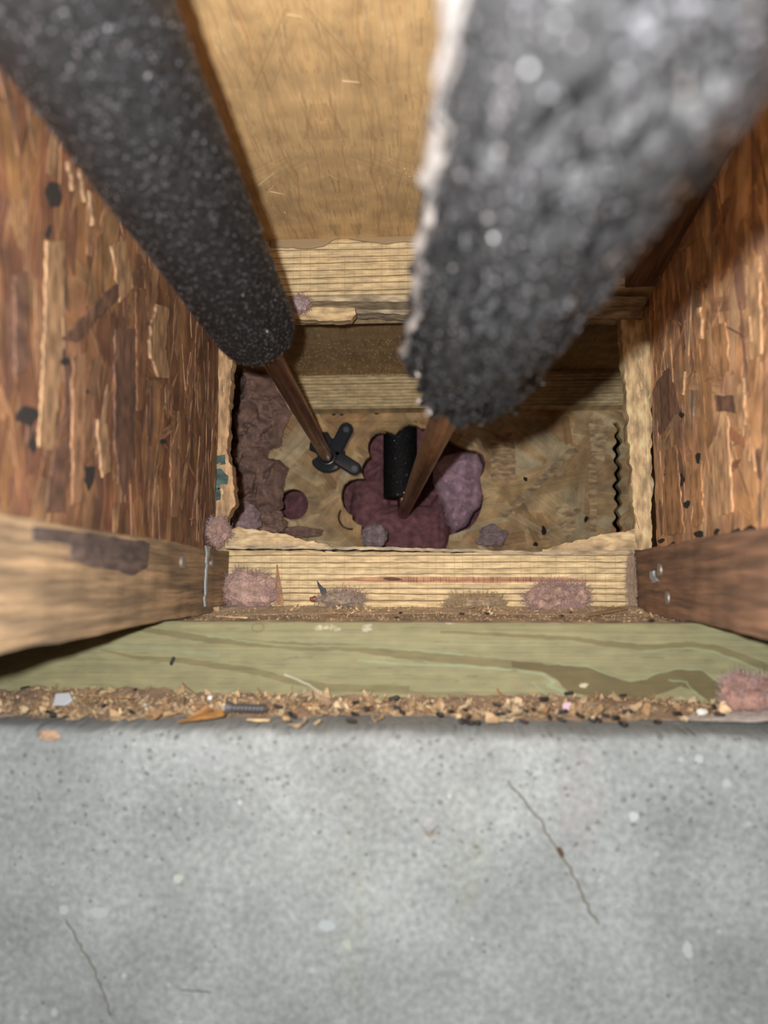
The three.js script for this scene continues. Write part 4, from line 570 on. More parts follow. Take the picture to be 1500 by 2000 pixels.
{
  // long creases, traced where the foam skin has split
  const u0 = V(0, 1, 0).cross(right.dir).normalize(), v0 = right.dir.clone().cross(u0).normalize(), A0 = right.at(-0.236);
  const onFoam = ([px, py]) => { const d = ray(px, py), a = A0.clone().negate(), dp = d.clone().addScaledVector(right.dir, -d.dot(right.dir)), ap = a.clone().addScaledVector(right.dir, -a.dot(right.dir)), qa = dp.dot(dp), qb = 2 * dp.dot(ap), qc = ap.dot(ap) - RF * RF, disc = qb * qb - 4 * qa * qc, t = disc > 0 ? (-qb - Math.sqrt(disc)) / (2 * qa) : -qb / (2 * qa), p = d.multiplyScalar(t).sub(A0); return [(Math.atan2(p.dot(v0), p.dot(u0)) + Math.PI * 2) % (Math.PI * 2), p.dot(right.dir)]; };
  const creases = [[[1040, 290], [1088, 258], [1136, 198]], [[1200, 240], [1290, 188], [1410, 100]], [[1120, 365], [1195, 325], [1290, 255]], [[1080, 420], [1060, 450], [1050, 470]], [[925, 560], [958, 600], [985, 650]], [[935, 645], [985, 632], [1035, 640]], [[905, 255], [940, 285], [950, 330]], [[1240, 420], [1180, 470], [1150, 500]], [[915, 735], [950, 725], [1000, 735]], [[1310, 215], [1360, 190], [1440, 150]]].map((c) => c.map(onFoam));
  const groove = (th, s) => { let b = 1; for (const c of creases) for (let i = 0; i < c.length - 1; i++) { const [a0, b0] = c[i], [a1, b1] = c[i + 1], ex = (a1 - a0) * RF, ey = b1 - b0, x = (th - a0) * RF, y = s - b0, t = clamp((x * ex + y * ey) / (ex * ex + ey * ey)); b = Math.min(b, Math.hypot(x - ex * t, y - ey * t)); } return b; };
  const slit = 3.2, wrapA = (a) => { a = (a + Math.PI * 3) % (Math.PI * 2) - Math.PI; return a; };
  const o = {
    end: (th) => { const d = wrapA(th - slit - 0.12); return 0.0075 * fbm(Math.cos(th) * 1.6 + 4, Math.sin(th) * 1.6, 7, 2) + 0.0035 * fbm(Math.cos(th) * 9, Math.sin(th) * 9, 5, 3) + 0.016 * smooth(0.4, 0.28, d + 0.12) * smooth(-1.3, -0.7, d) + 0.028 * Math.exp(-(((d - 0.34) / 0.13) ** 2)); },
    tear: (th, r) => 0.003 * fbm(Math.cos(th) * r * 300, Math.sin(th) * r * 300, 8, 4),
    skin: (th, s) => {
      const x = Math.cos(th) * 2.2, y = Math.sin(th) * 2.2, d = wrapA(th - slit + 0.02 * noise(s * 80, 1, 1)), crease = Math.abs(fbm(x * 1.25 + s * 7, y * 1.25, s * 9, 2)), near = smooth(0.10, 0.0, s);
      const gr = groove(th, s) * (1 + 0.6 * noise(th * 9, s * 200, 2)); return -0.0055 * Math.exp(-((gr / 0.0011) ** 2)) - 0.0035 * Math.exp(-((d / 0.055) ** 2)) - 0.0048 * Math.exp(-((crease / 0.05) ** 2)) * smooth(-0.25, 0.15, fbm(x * 0.8, y * 0.8, s * 14 + 5, 2)) * smooth(0.02, 0.16, Math.abs(d)) + 0.0021 * fbm(x * 2.4, y * 2.4, s * 85, 4) * (0.75 + near) + 0.0004 * fbm(x * 12, y * 12, s * 600, 3) - 0.0030 * near * Math.abs(fbm(x * 1.6, y * 1.6, s * 70, 3));
    },
  };
  const S = sleeve(right, -0.236, 0.12, { ...o, step: 0.0011, nt: 260 }), t = thing('pipe_insulation', 'torn crumbling black foam sleeve with a pale glued slit along it', 'pipe sleeve', S.A);
  part('foam_tube', rel(S.g, S.A), mFoamWorn, t); cells(S, o, 32, 30000, 0.3, t, S.A);
  // the pale glue strip along one lip of the slit, curling past the torn end
  const pos = [], idx = [], n = 220, k = 5; for (let j = 0; j <= n; j++) { const s = lerp(0.012, S.L * 0.98, j / n); for (let i = 0; i <= k; i++) { const wv = 0.035 * fbm(s * 90, 3, i < k / 2 ? 1 : 6, 3), th = slit + 0.05 + (i / k) * 0.20 + wv, rise = 0.0009 + 0.0007 * fbm(s * 160, i, 2, 3) + Math.sin(i / k * Math.PI) * 0.0007, p = S.P(th, s + o.end(th) * (1 - s / S.L), RF + o.skin(th, s) + rise).sub(S.A); pos.push(p.x, p.y, p.z); } }
  const m0 = pos.length / 3; for (let j = 0; j <= n; j++) for (let i = 0; i <= k; i++) { const q = (j * (k + 1) + i) * 3, c = S.P(0, 0, 0).sub(S.A); const d = V(pos[q], pos[q + 1], pos[q + 2]); const ax2 = right.dir.clone().multiplyScalar(d.dot(right.dir)); const inn = d.clone().sub(ax2).normalize().multiplyScalar(-0.0022).add(d); pos.push(inn.x, inn.y, inn.z); }
  for (let j = 0; j < n; j++) for (let i = 0; i < k; i++) { const a = j * (k + 1) + i, b = a + 1, c = a + k + 1, d = c + 1; idx.push(a, b, c, b, d, c, m0 + a, m0 + c, m0 + b, m0 + b, m0 + c, m0 + d); }
  for (let j = 0; j < n; j++) for (const i of [0, k]) { const a = j * (k + 1) + i, c = a + k + 1; idx.push(a, c, m0 + a, c, m0 + c, m0 + a); }
  const g = new THREE.BufferGeometry(); g.setAttribute('position', new THREE.Float32BufferAttribute(pos, 3)); g.setIndex(idx); g.computeVertexNormals();
  part('glue_strip', g, new THREE.MeshStandardMaterial({ color: new THREE.Color().setRGB(0.11, 0.1, 0.094), roughness: 0.85 }), t).userData.label = 'pale glue strip along the slit';
  // crumbs hanging on the torn end
  const r = rng(180), crumbA = [], crumbB = [];
  for (let i = 0; i < 150; i++) { const th = r() < 0.6 ? slit + 0.1 + r() * 0.9 : r() * 6.28, q = lerp(0.0004, 0.0016, r() ** 2), c = new THREE.IcosahedronGeometry(q, 1), pp = c.attributes.position; for (let e = 0; e < pp.count; e++) { const v = V().fromBufferAttribute(pp, e), f = 1 + 0.5 * noise(v.x * 1400 + i, v.y * 1400, v.z * 1400); pp.setXYZ(e, v.x * f, v.y * f, v.z * f); } c.computeVertexNormals(); const p = S.P(th, o.end(th) + (r() - 0.4) * 0.006, lerp(0.013, RF, r())).sub(S.A); c.translate(p.x, p.y, p.z); (r() < 0.3 ? crumbB : crumbA).push(c); }
  part('foam_crumbs', mergeGeometries(crumbA), mFoamWorn, t).userData.kind = 'stuff'; const cb = part('lint_crumbs', mergeGeometries(crumbB), fibreMat([0.2, 0.17, 0.15]), t); cb.userData.kind = 'stuff';
}
// black sleeve standing inside the large hole
{
  const p = onD(779, 974, 0.868), o = [], n = 40; const g = new THREE.LatheGeometry([[0.0078, 0.02], [0.0078, 0], [0.0195, 0], [0.0205, 0.0008], [0.0206, 0.02], [0.0206, 0.17]].map((q) => new THREE.Vector2(...q)), 48);
  const uv = g.attributes.uv, ps = g.attributes.position; for (let i = 0; i < uv.count; i++) uv.setXY(i, uv.getX(i) * 2.2, ps.getY(i) / 0.06);
  const e = right.at(-0.868); const t = thing('pipe_insulation', 'black foam sleeve standing upright inside the large hole', 'pipe sleeve', V(lerp(p.x, e.x, 0.3), p.y, -0.868)); part('foam_tube', g, mFoam, t);
  const r = rng(33), m = new THREE.InstancedMesh(facet, mCell, 3000), M = new THREE.Matrix4(), q = new THREE.Quaternion(); for (let i = 0; i < 3000; i++) { const a = r() * 3.2, k = lerp(0.0001, 0.0003, r() ** 2), nr = V(Math.cos(a), 0, Math.sin(a)); q.setFromUnitVectors(V(0, 0, 1), nr.clone().add(V(r() - 0.5, r() - 0.5, r() - 0.5)).normalize()); M.compose(nr.multiplyScalar(0.0208).setY(r() * 0.1), q, V(k, k, k)); m.setMatrixAt(i, M); } m.name = 'glinting_cells'; m.userData.kind = 'stuff'; m.castShadow = m.receiveShadow = true; t.add(m);
}
// ------------------------------------------------------------------ black plastic clip
{
  const d = dRWEB - 0.0005, base = onD(640, 890, d), t = thing('pipe_clip', 'glossy black plastic clip with two nail arms, fixed to the rim joist', 'pipe clip', base);
  const m = new THREE.MeshPhysicalMaterial({ color: new THREE.Color().setRGB(0.03, 0.035, 0.043), roughness: 0.2, clearcoat: 0.4, clearcoatRoughness: 0.2 });
  const capsule = (a, b, w) => { const th = Math.atan2(b[1] - a[1], b[0] - a[0]) * 180 / Math.PI; return [...arcPx(b[0], b[1], w, th - 90, th + 90, 12), ...arcPx(a[0], a[1], w, th + 90, th + 270, 12)]; };
  const ex = (px, z, th, bev) => { const g = plate(px, d - z - th, th, bev); return rel(g, base); };
  part('base', ex([...arcPx(640, 889, 32, -80, 150, 24), [612, 900], [625, 892], [618, 882], ...arcPx(634, 873, 27, 170, 280, 12)], 0, 0.006, 0.0016), m, t);
  part('nail_arm', ex(capsule([655, 880], [676, 839], 10.5), 0.002, 0.011, 0.002), m, t); part('nail_arm', ex(capsule([658, 893], [692, 915], 10), 0.002, 0.011, 0.002), m, t);
  const steel = new THREE.MeshStandardMaterial({ color: new THREE.Color().setRGB(0.09, 0.09, 0.1), metalness: 0.5, roughness: 0.45 });
  for (const [px, py] of [[676, 839], [692, 915]]) { const p = onD(px, py, d - 0.0165), g = new THREE.CylinderGeometry(0.0033, 0.0033, 0.0016, 20); g.rotateX(Math.PI / 2); const n = part('nail_head', g, steel, t); n.position.copy(p).sub(base); }
  const rim = new THREE.TorusGeometry(RP + 0.0022, 0.0021, 12, 40); const c = left.at(-0.779); const k = part('collar', rim, m, t); k.position.copy(c).sub(base); k.quaternion.setFromUnitVectors(V(0, 0, 1), left.dir);
}

// ------------------------------------------------------------------ debris
const r1 = rng(200);
const chipTones = [[0.31, 0.21, 0.11], [0.36, 0.255, 0.145], [0.24, 0.145, 0.07], [0.42, 0.32, 0.2], [0.2, 0.14, 0.09]];
function shaving(seed, L, B, curl) {                        // a thin curled flake of wood
  const r = rng(seed), n = 5, pos = [], idx = [], th = 0.00022;
  for (let i = 0; i <= n; i++) { const t = i / n - 0.5, a = t * curl, x = curl > 0.1 ? Math.sin(a) * L / curl : t * L, y = curl > 0.1 ? (1 - Math.cos(a)) * L / curl : 0, w = B * (1 - 0.6 * Math.abs(2 * t) ** 3) * (0.7 + 0.5 * r()); const tw = (r() - 0.5) * 0.4 * B; for (const [s, h] of [[-1, 0], [1, 0], [-1, th], [1, th]]) pos.push(x + (r() - 0.5) * L * 0.05, y + h + s * tw, s * w / 2); }
  for (let i = 0; i < n; i++) { const a = i * 4, b = a + 4; idx.push(a, b, a + 1, a + 1, b, b + 1, a + 2, a + 3, b + 2, a + 3, b + 3, b + 2, a, a + 2, b, b, a + 2, b + 2, a + 1, b + 1, a + 3, b + 1, b + 3, a + 3); }
  idx.push(0, 1, 2, 1, 3, 2); const e = n * 4; idx.push(e, e + 2, e + 1, e + 1, e + 2, e + 3);
  const g = new THREE.BufferGeometry(); g.setAttribute('position', new THREE.Float32BufferAttribute(pos, 3)); g.setIndex(idx); const h = g.toNonIndexed(); h.computeVertexNormals(); return h;
}
const chipMats = chipTones.map((c) => new THREE.MeshStandardMaterial({ color: new THREE.Color().setRGB(...c), roughness: 0.75 }));
// where the litter lies thickest on the ledge, by photo column
const ledgeDepth = (px) => { const a = [[0, 1], [250, 1], [420, 0.85], [520, 0.7], [600, 0.75], [760, 0.55], [900, 0.75], [1100, 0.8], [1250, 0.75], [1330, 0.5], [1500, 0.45]]; for (let i = 0; i < a.length - 1; i++) if (px <= a[i + 1][0]) return lerp(a[i][1], a[i + 1][1], (px - a[i][0]) / (a[i + 1][0] - a[i][0])); return 0.4; };
function litter(name, n, geos, label, place, s0, s1, category, gain = 1) {
  const per = Math.ceil(n / geos.length), grp = thing(name, label, category, V(0, 0, 0), null, 'stuff'), M = new THREE.Matrix4(), Q = new THREE.Quaternion(), E = new THREE.Euler(), C = new THREE.Color(), mat = new THREE.MeshStandardMaterial({ roughness: 0.8 });
  geos.forEach((g, gi) => { const m = new THREE.InstancedMesh(g, mat, per); for (let i = 0; i < per; i++) { const [p, tilt] = place(); E.set((r1() - 0.5) * tilt, r1() * 6.28, (r1() - 0.5) * tilt); Q.setFromEuler(E); const k = lerp(s0, s1, r1() ** 2); M.compose(p, Q, V(k, k * (0.7 + r1() * 0.6), k * (0.6 + r1()))); m.setMatrixAt(i, M); const c = chipTones[Math.floor(r1() * 5)], b = gain * lerp(0.6, 1.15, r1()); m.setColorAt(i, C.setRGB(c[0] * b, c[1] * b, c[2] * b)); } m.name = name + '_flakes'; m.userData.kind = 'stuff'; m.castShadow = m.receiveShadow = true; grp.add(m); });
  return grp;
}
const shavings = Array.from({ length: 8 }, (_, i) => shaving(210 + i, lerp(0.003, 0.012, i / 7), lerp(0.0007, 0.0028, (i * 3 % 8) / 7), (i % 3) * 0.9));
const grains = Array.from({ length: 4 }, (_, i) => { const g = new THREE.TetrahedronGeometry(0.00045, 0); g.scale(1.8, 0.6, 0.8 + 0.2 * i); return g; });
const ledgeSpot = () => { let px, k; do { px = r1() * 1560 - 30; k = r1(); } while (k > ledgeDepth(px)); const back = -dSILL + 0.001, deep = 0.040 * ledgeDepth(px) + 0.010 * noise(px / 60, 1, 1), t = r1() ** 1.15, z = back + deep * t, x = onD(px, 1400, -z).x; const heap = (1 - t) * 0.0065 * (0.6 + 0.8 * Math.abs(fbm(px / 90, 3, 1))) * ledgeDepth(px); return [V(x, LEDGE + 0.0004 + heap * r1(), z), 1.1]; };
litter('wood_shavings', 4200, shavings, 'tan wood shavings heaped along the ledge in front of the sill plate', ledgeSpot, 0.3, 1.15, 'shavings');
litter('sawdust', 5200, grains, 'fine tan sawdust scattered along the concrete ledge', () => { const [p] = ledgeSpot(); return [p.setY(LEDGE + 0.0004 + r1() * 0.002), 3]; }, 0.3, 1.1, 'sawdust');
const sillSpot = () => { const px = lerp(395, 1345, r1()), t = r1() ** 2.2, end = Math.min(1, Math.abs(px - 860) / 480) ** 2 + 1.3 * Math.exp(-(((px - 930) / 50) ** 2)) + 0.8 * Math.exp(-(((px - 680) / 40) ** 2)), z = -dBLOCK + 0.001 + 0.030 * t * (0.7 + end), x = onD(px, 1180, -z).x; return [V(x, SILL + 0.0003 + (1 - t) * 0.0035 * r1() * (0.4 + end), z), 0.9]; };
litter('wood_shavings', 1500, shavings, 'tan wood shavings strewn on the sill plate at the foot of the blocking', sillSpot, 0.22, 0.75, 'shavings', 1.7);
litter('sawdust', 5200, grains, 'brown sawdust covering the top of the sill plate', () => { const px = lerp(340, 1380, r1()), z = -dBLOCK + 0.001 + 0.105 * r1() ** 1.1, x = onD(px, 1190, -z).x; return [V(x, SILL + 0.0003 + 0.0004 * r1(), z), 3]; }, 0.12, 0.6, 'sawdust', 2.2);
// dust drifts under the litter: low heaps against what stands behind them
function drift(name, label, px0, px1, back, base, depth, height, mat) {
  const nx = 260, nz = 14, pos = [], uv = [], idx = [];
  for (let j = 0; j <= nz; j++) for (let i = 0; i <= nx; i++) { const px = lerp(px0, px1, i / nx), t = j / nz, dp = depth(px) * (1 + 0.25 * noise(px / 45, 2, 1)), z = back + dp * t, x = onD(px, 1250, -back).x, h = height(px) * (1 + 0.5 * fbm(px / 60, t * 2, 3, 3)) * (1 - t) ** 1.1 + (t < 1 ? 0.0006 * Math.abs(fbm(x * 500, z * 500, 2, 2)) : -0.0003); pos.push(x, base + 0.0001 + h, z); uv.push(x / 0.1, (z + h) / 0.1); }
  for (let j = 0; j < nz; j++) for (let i = 0; i < nx; i++) { const a = j * (nx + 1) + i, b = a + 1, c = a + nx + 1, d = c + 1; idx.push(a, c, b, b, c, d); }
  const g = new THREE.BufferGeometry(); g.setAttribute('position', new THREE.Float32BufferAttribute(pos, 3)); g.setAttribute('uv', new THREE.Float32BufferAttribute(uv, 2)); g.setIndex(idx); g.computeVertexNormals();
  return single(name, g, mat, label, 'dust', V(0, 0, 0), null, 'stuff');
}
{
  const dustC = (seed, cols) => canvas(800, 800, (g, w, h) => { const r = rng(seed); g.fillStyle = rgb(cols[0]); g.fillRect(0, 0, w, h); speckle(g, w, h, r, 9000, cols, 1, 7, 0.25, 0.8, 1.8); speckle(g, w, h, r, 260, [[60, 46, 36], [80, 60, 44]], 1, 5, 0.3, 0.8, 1.6); });
  const a = dustC(301, [[190, 158, 116], [206, 176, 134], [168, 134, 96], [216, 190, 150], [176, 146, 118]]), b = dustC(302, [[196, 154, 108], [214, 176, 130], [170, 126, 84], [206, 170, 140], [182, 146, 118]]);
  drift('dust_drift', 'brown dust drifted against the foot of the blocking', 392, 1350, -dBLOCK + 0.0004, SILL, (px) => 0.03 + 0.03 * Math.min(1, Math.abs(px - 860) / 480) ** 2, (px) => 0.0022 + 0.0026 * Math.min(1, Math.abs(px - 860) / 470) ** 2 + 0.0015 * Math.exp(-(((px - 930) / 60) ** 2)), calib(a, [0.5, 0.405, 0.285], { roughness: 1 }));
  drift('dust_drift', 'tan dust drifted along the ledge under the shavings', -30, 1420, -dSILL + 0.0004, LEDGE, (px) => 0.036 * ledgeDepth(px) + 0.004, (px) => 0.0055 * ledgeDepth(px), calib(b, [0.24, 0.165, 0.105], { roughness: 1 }));
}
// fibres hanging from the subfloor behind the opening
{ const r = rng(230), out = []; for (let i = 0; i < 420; i++) { const px = lerp(575, 860, r()), py = lerp(650, 738, r() ** 0.55), p = onH(px, py, CEIL - 0.0004); if (-p.z > dREAR - 0.004) p.z = -dREAR + 0.004; const L = lerp(0.001, 0.005, r() ** 2), c = new THREE.CylinderGeometry(0.00006, 0.00026, L, 3); c.rotateZ((r() - 0.5) * 2.6); c.rotateX((r() - 0.5) * 1.4); c.translate(p.x, p.y, p.z); out.push(c); } const f = single('wood_fuzz', mergeGeometries(out), fibreMat([0.8, 0.66, 0.45]), 'pale wood fuzz on the underside of the subfloor behind the opening', 'wood fuzz', V(0, 0, 0), null, 'stuff'); }
// larger chips, one by one
{
  const chipPx = [[20, 1362], [48, 1390], [88, 1372], [150, 1382], [178, 1352], [205, 1360], [232, 1392], [276, 1378], [298, 1354], [322, 1372], [330, 1390], [300, 1396], [268, 1352], [40, 1350], [120, 1392], [600, 1374], [632, 1392], [660, 1382], [705, 1372], [725, 1380], [738, 1396], [748, 1376], [790, 1380], [850, 1376], [868, 1384], [896, 1396], [960, 1404], [985, 1400], [1005, 1396], [1060, 1390], [1120, 1384], [1140, 1372], [1166, 1388], [1190, 1376], [1240, 1378], [1262, 1384], [1300, 1388], [1334, 1402], [1352, 1390], [1380, 1392], [560, 1404], [584, 1408], [620, 1402], [510, 1372], [430, 1372]];
  const geos = Array.from({ length: 6 }, (_, i) => shaving(240 + i, lerp(0.005, 0.010, i / 5), lerp(0.0025, 0.0055, (i * 2 % 6) / 5), 0.4 + (i % 3) * 0.7));
  chipPx.forEach(([px, py], i) => { const p = onH(px, py + 4, LEDGE + 0.003); if (p.z < -dSILL + 0.003) p.z = -dSILL + 0.003; const m = single('wood_chip', geos[i % 6], chipMats[Math.floor(r1() * 4)], 'curled tan wood chip lying in the litter on the ledge', 'wood chip', V(p.x, LEDGE + 0.002 + r1() * 0.002, p.z), 'wood chips on the ledge'); m.rotation.set((r1() - 0.5) * 0.9 + 0.3, r1() * 6.28, (r1() - 0.5) * 0.8); const k = lerp(0.55, 1, r1()); m.scale.set(k, k, k); });
  const sillChips = [[420, 1186], [440, 1192], [905, 1168], [945, 1172], [1195, 1184], [1210, 1190], [1180, 1180], [1225, 1182], [1240, 1190], [1160, 1186], [1265, 1196], [870, 1178], [985, 1176], [530, 1184]];
  sillChips.forEach(([px, py], i) => { const p = onH(px, py + 6, SILL + 0.002); if (p.z < -dBLOCK + 0.004) p.z = -dBLOCK + 0.004; const m = single('wood_chip', geos[(i + 2) % 6], chipMats[Math.floor(r1() * 4)], 'curled tan wood chip lying on the sill plate by the blocking', 'wood chip', V(p.x, SILL + 0.0015, p.z), 'wood chips on the sill plate'); m.rotation.set((r1() - 0.5) * 0.8, r1() * 6.28, (r1() - 0.5) * 0.6); const k = lerp(0.5, 1, r1()); m.scale.set(k, k, k); });
}
// droppings
{
  const mat = new THREE.MeshStandardMaterial({ color: new THREE.Color().setRGB(0.012, 0.01, 0.01), roughness: 0.7 });
  const geos = [0, 1, 2].map((k) => { const g = new THREE.CapsuleGeometry(0.0009, 0.0026, 4, 8); g.rotateZ(Math.PI / 2); const p = g.attributes.position; for (let i = 0; i < p.count; i++) { const x = p.getX(i), f = 1 + 0.3 * noise(x * 900, k * 5, p.getY(i) * 900); p.setXYZ(i, x, p.getY(i) * f + k * 60 * x * x, p.getZ(i) * f); } g.computeVertexNormals(); return g; });
  const L = [[66, 1353], [263, 1361], [202, 1381], [95, 1387], [108, 1393], [257, 1388], [544, 1383], [557, 1397], [571, 1393], [683, 1410], [692, 1392], [695, 1378], [770, 1373], [785, 1390], [838, 1380], [858, 1394], [908, 1388], [905, 1406], [915, 1397], [934, 1412], [970, 1382], [970, 1394], [988, 1392], [948, 1399], [922, 1430], [1022, 1389], [1042, 1388], [1022, 1406], [1073, 1398], [1095, 1402], [1106, 1364], [1100, 1391], [1155, 1403], [1168, 1403], [1182, 1396], [1202, 1399], [1217, 1412], [1225, 1391], [1217, 1371], [1283, 1406], [1322, 1394], [1395, 1386], [1405, 1397], [720, 1386], [880, 1390], [1062, 1376], [775, 1384], [1132, 1396]];
  L.forEach(([px, py]) => { let p = onH(px, py + 2, LEDGE + 0.0025); if (p.z < -dSILL + 0.003) p.z = -dSILL + 0.003; if (p.z > -0.288) p.z = -0.288; const m = single('dropping', geos[Math.floor(r1() * 3)], mat, 'small black rodent dropping among the shavings on the ledge', 'dropping', V(p.x, LEDGE + 0.0022 + 0.0042 * clamp((-p.z - 0.300) / 0.04), p.z), 'droppings on the ledge'); m.rotation.y = r1() * 6.28; m.rotation.z = (r1() - 0.5) * 0.6; const k = lerp(0.75, 1.2, r1()); m.scale.set(k, k, k); });
  const S = [[774, 1206], [782, 1197], [862, 1184], [902, 1199], [940, 1200], [951, 1199], [1097, 1203], [1115, 1197], [845, 1185], [816, 1187], [797, 1184], [1280, 1214], [700, 1178], [604, 1176], [1150, 1192]];
  S.forEach(([px, py]) => { let p = onH(px, py, SILL + 0.001); if (p.z < -dBLOCK + 0.002) p.z = -dBLOCK + 0.002; if (p.z > -dSILL - 0.004) p.z = -dSILL - 0.004; const m = single('dropping', geos[Math.floor(r1() * 3)], mat, 'small black rodent dropping on top of the sill plate', 'dropping', V(p.x, SILL + 0.001, p.z), 'droppings on the sill plate'); m.rotation.y = r1() * 6.28; const k = lerp(0.5, 0.85, r1()); m.scale.set(k, k, k); });
  const p = onD(337, 1291, dSILL - 0.0006), m = single('dropping', geos[0], mat, 'lone black dropping stuck to the green face of the sill plate', 'dropping', p); m.rotation.z = 1.2;
}
// splinters, screw, chips of other matter
function splinter(a, b, w, th, mat, label, seed, point = 0.25) {
  const L = a.distanceTo(b), g = new THREE.BoxGeometry(L, th, w, 10, 1, 2), p = g.attributes.position; for (let i = 0; i < p.count; i++) { const x = p.getX(i), t = clamp(x / L + 0.5), k = lerp(1, point, t ** 1.5) * (1 + 0.3 * noise(x * 300, seed, p.getZ(i) * 500)); p.setXYZ(i, x + 0.06 * L * noise(p.getZ(i) * 900, seed, 4) * Math.abs(2 * t - 1), p.getY(i) * k + 0.0004 * noise(x * 200, seed, 9), p.getZ(i) * k); } g.computeVertexNormals();
  const m = single('splinter', triUV(g, 0.1, seed, 0), mat, label, 'splinter', a.clone().add(b).multiplyScalar(0.5)); const d = b.clone().sub(a).normalize(); m.quaternion.setFromUnitVectors(V(1, 0, 0), d); return m;
}
{
  const amber = calib(flakeCanvas(76, [[206, 140, 68], [190, 122, 56], [220, 158, 84]])[0], [0.32, 0.155, 0.05], { roughness: 0.6 }), pale = freshFlake[0];
  const up = (m) => { m.rotateX(Math.PI / 2); return m; };
  up(splinter(onD(546, 1182, 0.4515), onD(541, 1103, 0.4528), 0.0052, 0.0009, amber, 'upright amber splinter leaning on the blocking beside the rose clump', 1, 0.12));
  const L = (px, py, h = 0.004) => onH(px, py, LEDGE + h);
  splinter(L(436, 1392, 0.005), L(346, 1410, 0.003), 0.0036, 0.001, amber, 'long orange splinter pointing off the ledge edge', 2, 0.15);
  splinter(V(0, 0, 0).add(L(410, 1383, 0.008)), L(368, 1404, 0.004), 0.0034, 0.001, amber, 'short orange splinter crossing over the long one', 3, 0.4);
  splinter(onD(356, 1334, 0.334), onD(384, 1358, 0.331), 0.0006, 0.0006, new THREE.MeshStandardMaterial({ color: new THREE.Color().setRGB(0.16, 0.09, 0.04), roughness: 0.8 }), 'thin dark twig leaning against the sill plate', 4, 0.6);
  splinter(L(526, 1407, 0.002), L(484, 1405, 0.002), 0.0022, 0.0008, pale, 'pale short wood stick lying beside the screw', 5, 0.6);
  splinter(onD(918, 1382, 0.326), onD(920, 1361, 0.328), 0.0007, 0.0006, pale, 'tiny pale splinter standing up in the litter', 6, 0.5);
  splinter(L(262, 1364, 0.006), L(180, 1361, 0.005), 0.0016, 0.0006, amber, 'slim tan sliver lying in the thick of the shavings', 7, 0.5);
  splinter(onD(950, 1181, 0.4505), onD(953, 1150, 0.4525), 0.0012, 0.0006, pale, 'tiny pale splinter standing against the blocking', 8, 0.4);
  splinter(onH(480, 1206, SILL + 0.0012), onH(424, 1204, SILL + 0.0012), 0.0014, 0.0006, pale, 'pale thin sliver lying at the front edge of the sill plate', 9, 0.5);
  splinter(onH(1215, 1188, SILL + 0.004), onH(1140, 1203, SILL + 0.002), 0.0052, 0.0009, chipMats[1], 'broad tan splinter lying on the sill plate by the right joist foot', 10, 0.3);
  // screw lying on the ledge
  const a = L(452, 1382, 0.004), b = L(524, 1384, 0.004), len = a.distanceTo(b), n = 240, pos = [], idx = [], seg = 14; const at = a.clone().add(b).multiplyScalar(0.5);
  for (let i = 0; i <= n; i++) for (let k = 0; k <= seg; k++) { const t = i / n, th = k / seg * 6.2832, ph = ((t * len / 0.0017 - k / seg) % 1 + 1) % 1, rr = (0.0014 + 0.00075 * Math.max(0, 1 - Math.abs(ph - 0.5) * 3.4)) * smooth(1.02, 0.9, t) + 0.0001; pos.push((t - 0.5) * len, Math.cos(th) * rr, Math.sin(th) * rr); }
  for (let i = 0; i < n; i++) for (let k = 0; k < seg; k++) { const q = i * (seg + 1) + k; idx.push(q, q + 1, q + seg + 1, q + 1, q + seg + 2, q + seg + 1); }
  const g = new THREE.BufferGeometry(); g.setAttribute('position', new THREE.Float32BufferAttribute(pos, 3)); g.setIndex(idx); g.computeVertexNormals();
  const sc = thing('screw', 'dark grey threaded screw lying in the shavings on the ledge', 'screw', at), ms = new THREE.MeshStandardMaterial({ color: new THREE.Color().setRGB(0.11, 0.11, 0.115), metalness: 0.6, roughness: 0.5 }); part('thread', g, ms, sc);
  const hd = new THREE.CylinderGeometry(0.0032, 0.0015, 0.0024, 18); hd.rotateZ(Math.PI / 2); const hm = part('head', hd, ms, sc); hm.position.x = -len / 2 - 0.0008; sc.quaternion.setFromUnitVectors(V(1, 0, 0), b.clone().sub(a).normalize());
  // chips of plaster, bark, plastic
  const lump = (px, py, d, rx, ry, rz, col, name, label, cat, seed, rough = 0.8, o = {}) => { const p = onD(px, py, d), gg = new THREE.IcosahedronGeometry(1, 3), q = gg.attributes.position; for (let i = 0; i < q.count; i++) { const v = V().fromBufferAttribute(q, i), k = 1 + 0.45 * noise(v.x * 1.7 + seed, v.y * 1.7, v.z * 1.7); q.setXYZ(i, v.x * k * rx, v.y * k * ry, v.z * k * rz); } gg.computeVertexNormals(); return single(name, gg, new THREE.MeshStandardMaterial({ color: new THREE.Color().setRGB(...col), roughness: rough, flatShading: true, ...o }), label, cat, p, o.group); };
  const quad = (pts, d, th, col, name, label, cat, tilt = 0) => { const c = onD(pts[0][0], pts[0][1], d), g = rel(plate(ragged(pts, 9, 2, 3), d, th, 0.0003), c); g.computeVertexNormals(); const m = single(name, g, new THREE.MeshStandardMaterial({ color: new THREE.Color().setRGB(...col), roughness: 0.7 }), label, cat, c); m.rotation.x = tilt; return m; };
  quad([[109, 1356], [133, 1354], [143, 1368], [134, 1378], [112, 1380]], 0.318, 0.0012, [0.33, 0.35, 0.37], 'plaster_chip', 'pale grey plaster chip lying among the shavings on the ledge', 'chip', -0.7);
  lump(95, 1436, 0.2805, 0.0042, 0.0020, 0.0012, [0.30, 0.20, 0.13], 'pebble', 'flat brown pebble set in the edge of the concrete ledge', 'pebble', 2, 0.9);
